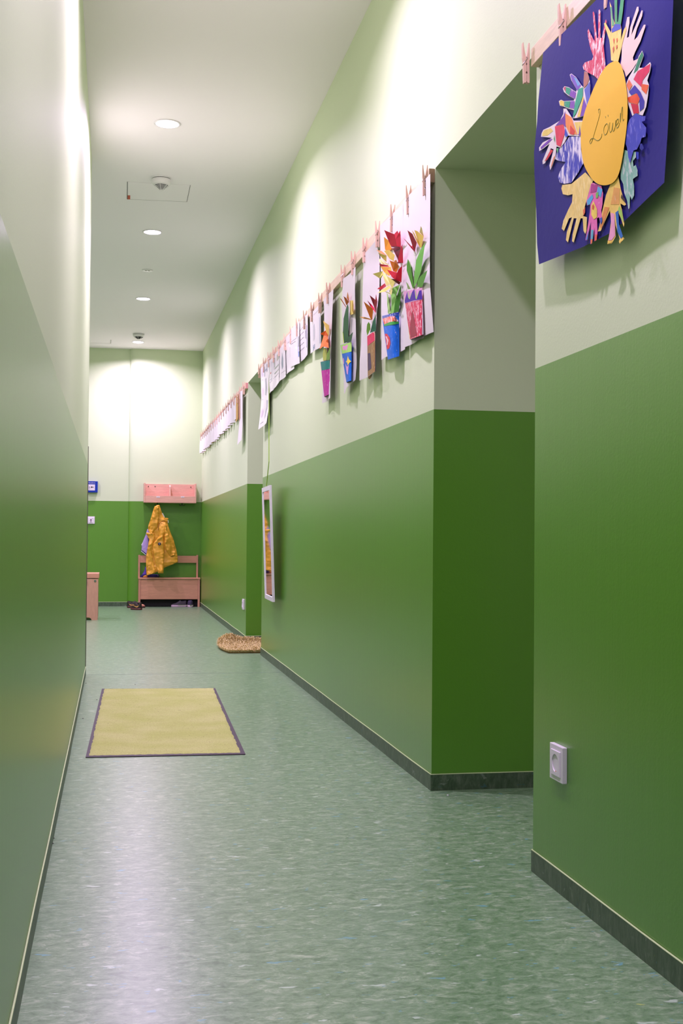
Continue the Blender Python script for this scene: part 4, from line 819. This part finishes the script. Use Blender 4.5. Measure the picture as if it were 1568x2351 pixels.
# ------------------------------------------------------------------ bench with box seat
B5 = lambda x, y: (190+x/5.407, 1080+y/5.407)
YF = atZ(455, 1393.3, 0).y                       # front of the bench
def bx(m, u0, v0, u1, v1, y0, y1, bev=0):         # box whose front face (at y0) fills the surveyed rectangle
    a, b = atY(*B5(u0, v0), y0), atY(*B5(u1, v1), y0); return m.box((a.x, y0, a.z), (b.x, y1, b.z), bev)
fz = lambda u, v, y: atY(*B5(u, v), y)
t = thing('storage_bench', 'small beech coat-room bench with box seat and backrest against the end wall', 'bench', (fz(1070, 1690, YF).x, YF+.1, 0))
xl, xr = fz(688, 1690, YF).x, fz(1452, 1690, YF).x; zs = fz(1070, 1333, YF).z; D = YB-.01
w_ = .024
for x in (xl, xr-w_): MB().box((x, YF, 0), (x+w_, D, zs-.018), .0015).build('side_panel', M['beechv'], t)
zp0, zp1 = fz(1070, 1600, YF).z, fz(1070, 1357, YF).z
MB().box((xl+w_+.001, YF+.004, zp0), (xr-w_-.001, YF+.02, zp1), .001).build('front_panel', M['beech'], t)
MB().box((xl+w_, YF+.012, zp0), (xr-w_, D-.02, zp0+.012)).build('box_floor', M['beech'], t)
MB().box((xl-.004, YF-.006, zs-.018), (xr+.004, D-.02, zs+.002), .002).build('seat_lid', M['beech'], t)
MB().box((xl+w_+.001, D-.045, .002), (xr-w_-.001, D-.035, zp0-.001)).build('shade_board', plain((20, 20, 22), .8), t, label='added dark board for the shade under the bench')  # added black board, stands in for the deep shade under the seat
for x in (xl+.08, xr-.10): MB().box((x, YF+.001, zp1+.0005), (x+.018, YF+.012, zs-.0185)).build('hinge', M['steel'], t)
yb0, yb1 = D-.03, D-.006
for u0, u1 in ((690, 712), (1412, 1433)):
    a = fz(u0, 1050, yb0); b = fz(u1, 1050, yb0); MB().box((a.x, yb0, zs-.02), (b.x, yb1, a.z), .0015).build('upright', M['beechv'], t)
a, b = fz(712, 1057, yb0), fz(1412, 1148, yb0); MB().box((a.x+.0005, yb0+.003, b.z), (b.x-.0005, yb1-.003, a.z), .001).build('backrest', M['beech'], t)
# wall shelf with hooks
YS = D-.17
t = thing('coat_shelf', 'pinkish beech two-compartment wall shelf with hooks underneath, on the end wall', 'shelf', fz(1085, 400, YS))
zt_, zb_ = fz(1085, 160, YS).z, fz(1085, 403, YS).z; xl, xr = fz(758, 300, YS).x, fz(1410, 300, YS).x; w_ = .018
for x in (xl, xr-w_): MB().box((x, YS, zb_), (x+w_, YB-.002, zt_), .003).build('side_panel', M['beechp'], t)
MB().box((xl+w_+.0005, YB-.018, zb_), (xr-w_-.0005, YB-.003, zt_-.004)).build('back_panel', M['beechp'], t)
MB().box((xl+w_+.0005, YS+.004, zb_), (xr-w_-.0005, YB-.0185, zb_+.014)).build('bottom_board', M['beechp'], t)
zl = fz(1085, 318, YS).z
MB().box((xl+w_+.0005, YS+.002, zb_+.004), (xr-w_-.0005, YS+.016, zl), .001).build('front_lip', M['beechp'], t)
x0 = fz(1075, 300, YS).x; MB().prism([(0, 0), (1, 0), (1, 1), (0, 1)], 0, .001)
zd = fz(1085, 180, YS).z; m = MB(); y_a, y_b = YS+.016, YB-.0185
m.add([(x0, y_a+.03, zb_+.014), (x0, y_b, zb_+.014), (x0, y_b, zd), (x0, y_a+.07, zd), (x0, y_a+.05, zd-.02), (x0+w_, y_a+.03, zb_+.014), (x0+w_, y_b, zb_+.014), (x0+w_, y_b, zd), (x0+w_, y_a+.07, zd), (x0+w_, y_a+.05, zd-.02)],
      [(0, 1, 2, 3, 4), (9, 8, 7, 6, 5), (0, 5, 6, 1), (1, 6, 7, 2), (2, 7, 8, 3), (3, 8, 9, 4), (4, 9, 5, 0)]); m.build('divider', M['beechp'], t)
for u, v in ((815, 198), (898, 200), (1342, 208)):
    a = fz(u, v, YB-.02); MB().lathe((a.x, YB-.018, a.z), [(.0055, 0), (.0055, -.003), (.002, -.004)], 12, 'Y').build('screw', M['black'], t)
for u in (935, 1240):
    a = fz(u, 330, YS); MB().box((a.x-.02, YS+.0008, a.z-.007), (a.x+.02, YS+.0018, a.z+.007)).build('name_label', M['white'], t)
    MB().box((a.x-.012, YS+.0004, a.z-.001), (a.x+.012, YS+.0007, a.z+.001)).build('label_text', plain((120, 120, 150)), t)
def hook(u):
    a = fz(u, 405, YS); x, z = a.x, zb_; yy = YS+.05
    h = MB().box((x-.006, yy-.006, z-.012), (x+.006, yy+.006, z-.0003))
    for s in (-1, 1): h.tube([(x, yy, z-.01)]+[(x+s*(.016-.016*math.cos(k*PI/5)), yy-.012, z-.014-.016*math.sin(k*PI/5)) for k in range(6)], .0035, 8)
    h.build('hook', M['black'], t, True)
hook(928); hook(1235)

# ------------------------------------------------------------------ cloth things on the hook
def fold_noise(x, z, s): return noise.noise(Vector((x*9, z*4, s)))*.6+noise.noise(Vector((x*28, z*13, s+7)))*.4
def loft(rows, yc, th, fold, seed, tilt=0, n=28, T=TR(320, 1150, 12.37), lean=None):
    V = []; F = []; R_ = []
    for (a, b), (c_, d_) in zip([((r[0], r[2]), (r[1], r[2])) for r in rows][:-1], [((r[0], r[2]), (r[1], r[2])) for r in rows][1:]):
        for k in range(5):
            f = k/5; R_.append((lerp(a[0], c_[0], f), lerp(b[0], d_[0], f), lerp(a[1], c_[1], f)))
    R_.append(rows[-1]); m_ = len(R_)
    for j, (l, r, y) in enumerate(R_):
        (ul, v_), (ur, _) = T([(l, y), (r, y)]); A, B = atY(ul, v_, yc), atY(ur, v_, yc); cxx = (A.x+B.x)/2; hw = max(.002, (B.x-A.x)/2); z = A.z
        tb = min(1, .35+j/4, .35+(m_-1-j)/3)
        for k in range(n):
            a = 2*PI*k/n; x = cxx-hw*math.cos(a); dep = th*tb*math.sin(a)*(1 if math.sin(a) > 0 else .4)
            if math.sin(a) > 0: dep += fold*fold_noise(x, z, seed)*min(1, math.sin(a)*1.6)*2.2+fold*1.1*abs(noise.noise(Vector((x*20+z*8, z*26-x*10, seed))))
            V.append((x, yc-dep, z))
    for j in range(m_-1):
        for k in range(n): F.append((j*n+k, j*n+(k+1) % n, (j+1)*n+(k+1) % n, (j+1)*n+k))
    F += [tuple(range(n-1, -1, -1)), tuple((m_-1)*n+k for k in range(n))]
    return V, F
YC = YS+.015
def cloth(rgb, rough=.5):
    t_ = NT('cloth'); c = lin(rgb); v = t_.coord(kind='World'); t_.color(t_.mix(t_.noise(v, 12, 3), tuple(x*.82 for x in c[:3])+(1,), c)); t_.set(rough, .4)
    t_.bump(t_.noise(t_.coord((1, 1, .6), 'World'), 20, 3, .5, .3), .35, .012); return t_.m
yel = cloth((234, 172, 56), .45)
CZ = TR(320, 1150, 12.37)
t = thing('raincoat', 'yellow hooded raincoat hanging from the shelf hook over the bench', 'coat', atY(*CZ([(500, 2100)])[0], YC))
def piece(nm, rows, dy, th, fold, seed, mat=yel, lb=None):
    V, F = loft(rows, YC-dy, th, fold, seed); return obj(nm, V, F, mat, t, True, lb)
piece('coat_body', [(500, 570, 118), (450, 640, 330), (400, 720, 470), (370, 800, 600), (330, 840, 760), (300, 900, 930), (280, 960, 1060), (250, 1000, 1200), (240, 1040, 1350), (215, 1070, 1480), (200, 1085, 1600), (195, 1095, 1730), (195, 930, 1805), (195, 730, 1885), (195, 560, 1990), (200, 420, 2055), (205, 240, 2112)], 0, .028, .02, 1)
piece('collar', [(690, 790, 482), (690, 828, 492), (720, 815, 540), (750, 800, 600)], .02, .008, .004, 9)
piece('hood', [(500, 560, 120), (430, 565, 160), (395, 560, 250), (350, 560, 400), (310, 545, 540), (260, 530, 680), (245, 510, 760), (250, 450, 840), (300, 390, 900), (325, 340, 950)], .022, .022, .022, 2)
piece('sleeve', [(570, 740, 600), (545, 770, 700), (550, 720, 850), (560, 700, 1000), (480, 700, 1100), (400, 710, 1200), (385, 710, 1350), (400, 700, 1500), (420, 695, 1600), (450, 690, 1750), (480, 700, 1850), (510, 690, 1950), (532, 682, 2055)], .035, .022, .018, 3)
piece('sleeve', [(690, 740, 640), (695, 785, 700), (700, 770, 790), (700, 820, 930), (700, 850, 1020), (705, 900, 1120), (712, 950, 1220), (730, 975, 1300), (760, 1000, 1400), (820, 1012, 1480), (868, 1000, 1540), (890, 940, 1572)], .035, .022, .02, 4)
piece('front_flap', [(200, 330, 900), (190, 440, 935), (230, 440, 1000), (280, 410, 1100), (260, 400, 1200), (235, 380, 1320), (210, 385, 1450), (195, 380, 1560), (188, 400, 1720), (190, 430, 1900), (196, 470, 2020), (205, 350, 2080), (208, 235, 2112)], .022, .022, .02, 5)
def cpoly(nm, par, pts, yy, mat, lb=None):
    V, F = patch(CZ(pts), lambda u, v: atY(u, v, yy)); return obj(nm, V, F, mat, par, False, lb)
yb_ = YC-.085
p = atY(*CZ([(570, 1222)])[0], yb_+.005); MB().lathe(p, [(.018, 0), (.018, -.003), (.002, -.003)], 24, 'Y').build('badge', plain((40, 44, 56)), t, True, 'round dark badge with a pale figure')
MB().tube([(p.x-.006, yb_+.001, p.z+.008), (p.x+.005, yb_+.001, p.z+.004), (p.x-.005, yb_+.001, p.z-.003), (p.x+.006, yb_+.001, p.z-.009)], .0015, 5).build('badge_figure', plain((190, 186, 196)), t)
cpoly('care_label', t, [(638, 350), (665, 345), (720, 455), (700, 470)], YC-.05, plain((206, 196, 180)), 'pale inner label'); cpoly('care_label', t, [(800, 545), (825, 550), (832, 620), (812, 628)], YC-.04, plain((196, 190, 160)), 'pale inner label')
a = [atY(u, v, YC-.055) for u, v in CZ([(540, 830), (545, 720), (575, 640), (630, 590), (690, 572), (735, 582)])]; MB().tube(a, .0022, 6).build('drawstring', plain((70, 40, 16)), t, True, 'dark piping at the neck')
# lilac garment
li = cloth((178, 160, 214), .8)
t = thing('lilac_top', 'lilac garment with navy and white hem, hanging behind the yellow raincoat', 'garment', atY(*CZ([(130, 1500)])[0], YC+.02))
V, F = loft([(225, 300, 800), (200, 300, 880), (180, 300, 960), (130, 300, 1080), (90, 290, 1180), (62, 290, 1260), (66, 280, 1330), (58, 270, 1395), (120, 260, 1470), (190, 250, 1520)], YC+.045, .010, .004, 12); obj('bodice', V, F, li, t, True)
cpoly('white_corner', t, [(95, 1170), (50, 1250), (72, 1262), (105, 1200)], YC-.002, plain((222, 220, 230)), 'white corner tip')
cpoly('hem_stripe', t, [(58, 1392), (200, 1500), (196, 1530), (52, 1412)], YC-.004, plain((28, 34, 100)), 'navy hem'); cpoly('hem_edge', t, [(52, 1412), (192, 1530), (186, 1545), (46, 1428)], YC-.005, plain((220, 216, 232)), 'white hem edge')
cpoly('side_stripe', t, [(235, 1000), (262, 1060), (272, 1150), (262, 1220), (248, 1120)], YC-.006, plain((36, 44, 110)), 'navy side stripe')
# navy bundle on the bench
t = thing('clothing_bundle', 'crumpled navy and purple clothing lying on the bench seat under the raincoat', 'clothing', (fz(800, 1325, YF+.06).x, YF+.08, zs+.003))
nz_ = cloth((34, 30, 92), .85); pu = cloth((92, 62, 160), .8)
def onbench(nm, rows, yy, th, mat, sd, lb=None):
    V, F = loft(rows, yy, th, .006, sd); V = [(x, y, max(z, zs+.0035)) for x, y, z in V]; obj(nm, V, F, mat, t, True, lb)
onbench('navy_fold', [(90, 540, 2085), (40, 560, 2110), (20, 560, 2140), (18, 560, 2175)], YF+.075, .03, nz_, 21)
onbench('purple_fold', [(170, 230, 1870), (150, 240, 1950), (110, 250, 2040), (60, 240, 2110), (30, 230, 2170)], YF+.10, .03, pu, 22, 'purple part')
onbench('orange_tab', [(170, 215, 2105), (110, 235, 2135), (100, 225, 2165)], YF+.04, .006, cloth((232, 160, 76)), 23, 'orange tab')
cpoly('white_tag', t, [(490, 2080), (505, 2082), (545, 2120), (530, 2135)], YF+.04, plain((150, 150, 170)), 'white tag')

# ------------------------------------------------------------------ shoes
def shoe(label, x, y, ang, Ln, wd, ht, upper, sole, lining, extra=None, toe=None, yaw=0):
    t = thing('child_shoe', label, 'shoe', (x, y, 0)); n = 20; m = 16
    def pro(s):  # half width along the shoe, 0 heel .. 1 toe
        return wd/2*(.72+.28*math.sin(min(1, s*1.15)*PI*.9-.3))*math.sqrt(max(0.02, 1-max(0, (s-.72)/.28)**2.4))*math.sqrt(max(.05, 1-max(0, (.1-s)/.1)**2*.8))
    prof_ = [(.90, 0), (1.0, .04), (.98, .09), (.80, .17), (.76, .27), (.92, .36), (1.02, .41), (.96, .46), (.70, .60), (.56, .72), (.50, .84), (.42, .94), (.26, 1.0)]
    def top(s): return ht*poly_at(prof_, s)
    R3 = Matrix.Rotation(ang, 3, 'Z')
    def W(q): return R3@Vector(q)+Vector((x, y, 0))
    def shell(z0, fn, ex, nm, mat, lb=None, s0=0, s1=1, sub=None):
        V = []; F = []
        for i in range(n+1):
            s = lerp(s0, s1, i/n); hw = pro(s)+ex; h = fn(s)
            for k in range(m+1):
                a = PI*k/m; c, q = math.cos(a), math.sin(a)
                V.append(W((-Ln/2+Ln*s, hw*(abs(c)**.55)*(1 if c > 0 else -1), z0+h*(q**.62))))
        for i in range(n):
            for k in range(m): F.append((i*(m+1)+k, i*(m+1)+k+1, (i+1)*(m+1)+k+1, (i+1)*(m+1)+k))
        F += [tuple(range(m, -1, -1)), tuple(n*(m+1)+k for k in range(m+1))]
        return obj(nm, V, F, mat, sub or t, True, lb)
    shell(.014, lambda s: top(s)-.014, -.002, 'upper', upper)
    if toe: shell(.015, lambda s: top(s)-.0135, -.0005, 'toe_cap', toe, 'peach toe', .72, 1)
    V = []; F = []; ks = 40
    for zz in (0, .006, .022):
        for i in range(ks):
            f = i/ks*2; s = f if f <= 1 else 2-f; sg = 1 if f <= 1 else -1
            V.append(W((-Ln/2-.003+(Ln+.006)*s, sg*(pro(s)+.002+(0 if zz else -.003)), zz)))
    for j in range(2):
        for i in range(ks): F.append((j*ks+i, j*ks+(i+1) % ks, (j+1)*ks+(i+1) % ks, (j+1)*ks+i))
    F += [tuple(range(ks-1, -1, -1)), tuple(2*ks+i for i in range(ks))]
    obj('sole', V, F, sole, t, True)
    V = [W((-Ln/2+Ln*(.19+.15*math.cos(a*PI/10)), wd*.24*math.sin(a*PI/10), top(.19+.15*math.cos(a*PI/10))+.0015)) for a in range(20)]
    obj('opening', V, [tuple(range(20))], lining, t)
    for k in range(4):
        s = .47+.065*k; z = top(s)-.001; hw = wd*.22
        MB().tube([W((-Ln/2+Ln*s, -hw, z-.006)), W((-Ln/2+Ln*(s+.01), 0, z+.002)), W((-Ln/2+Ln*s, hw, z-.006))], .0022, 5).build('lace', lining, t)
    if extra: extra(t, W, pro, Ln, ht)
    return t
def swoosh(side, col):
    def f(t, W, pro, Ln, ht):
        pts = [(.62, .30), (.45, .46), (.34, .60), (.30, .74), (.34, .80), (.33, .70), (.38, .60), (.50, .52), (.90, .60), (.55, .36)]
        pts = [(.08, .62), (.14, .40), (.22, .33), (.32, .36), (.66, .62), (.34, .50), (.24, .48), (.17, .52)]
        P = [(-Ln/2+Ln*s, side*(pro(s)+.0022), ht*z) for s, z in pts]
        Q = [(a, b+side*.0015, c) for a, b, c in P]; k = len(P)
        MB().add([W(q) for q in P+Q], [tuple(range(k)), tuple(range(2*k-1, k-1, -1))]+[(i, (i+1) % k, (i+1) % k+k, i+k) for i in range(k)]).build('side_stripe', plain(col, .4), t, label='curved gold stripe')
    return f
dk, so, lg = plain((46, 38, 34), .6), plain((84, 46, 44), .6), plain((24, 22, 24), .8)
ya = atZ(300, 1395.5, 0).y; xa = atZ(291, 1395.5, 0).x
shoe('dark child shoe with gold curved stripe and peach toe, pointing right under the bench corner', xa+.105, ya, 0, .20, .07, .080, dk, so, lg, swoosh(-1, (206, 158, 92)), plain((216, 150, 124), .5))
pb = atZ(313, 1400.5, 0)
shoe('dark child shoe with gold stripe standing in front of its pair left of the bench', pb.x, pb.y+.035, 2.45, .135, .075, .086, dk, so, lg, swoosh(1, (214, 166, 96)))
gp, ps, neon = plain((74, 68, 78), .8), plain((206, 176, 200), .5), plain((140, 190, 90), .5)
def band(t, W, pro, Ln, ht):
    for sd in (-1, 1): MB().tube([W((-Ln/2+Ln*s, sd*(pro(s)+.001), .019)) for s in [k/12*.6 for k in range(13)]], .0028, 5).build('sole_stripe', neon, t, True, 'neon green line')
    MB().tube([W((-Ln/2-.001, sd*pro(0)*.9, .019)) for sd in (-1, -.5, 0, .5, 1)], .0028, 5).build('sole_stripe', neon, t, True, 'neon green line')
pc_ = atZ(411, 1393.6, 0)
shoe('grey-purple child sneaker lying sideways to view under the bench, pointing left', pc_.x, pc_.y+.04, PI+.12, .175, .07, .076, gp, ps, plain((60, 56, 72), .8), band)
pd = atZ(437.5, 1394, 0)
shoe('purple child sneaker seen from the heel under the right end of the bench', pd.x, pd.y+.085, 1.54, .16, .070, .078, plain((62, 52, 80), .7), ps, plain((96, 70, 160), .7), band)

# ------------------------------------------------------------------ cabinet in the side bay
yq = atZ(*B5(120, 1858), 0).y
xr_ = atY(*B5(197, 1400), yq).x; xl_ = xr_-.62; zt_ = atY(*B5(120, 1278), yq).z; zs_ = atY(*B5(120, 1338), yq).z
t = thing('low_cabinet', 'low beech cabinet half hidden behind the left wall corner', 'cabinet', ((xl_+xr_)/2, yq+.15, 0))
xc = atY(*B5(100, 1850), yq).x; zc = atY(*B5(100, 1824), yq).z
m = MB(); pr_ = [(xl_, 0), (xl_+.06, 0), (xl_+.08, zc), (xc-.02, zc), (xc, zc*.6), (xc+.008, 0), (xr_-.006, 0), (xr_-.004, zs_-.006), (xl_, zs_-.006)]
m.prism(pr_, yq, yq+.018); m.build('end_panel', M['beechcab'], t)
MB().box((xl_, yq+.019, .02), (xr_-.004, yq+.34, zs_-.006)).build('carcass', M['beechcab'], t)
MB().box((xl_-.004, yq-.004, zs_), (xr_+.004, yq+.35, zt_), .003).build('lid', M['beech'], t)
a = atY(*B5(153, 1372), yq); MB().lathe((a.x, yq-.0002, a.z), [(.011, 0), (.011, -.003), (.004, -.003)], 20, 'Y').build('lock', M['steel'], t, label='round metal lock')
a = atY(*B5(42, 1388), yq); MB().lathe((a.x, yq-.0002, a.z), [(.008, 0), (.010, -.012), (.004, -.016)], 16, 'Y').build('knob', plain((90, 60, 44)), t, True)
for o in bpy.data.objects:
    if o.type == 'MESH' and not o.data.polygons: print('EMPTY', o.name)
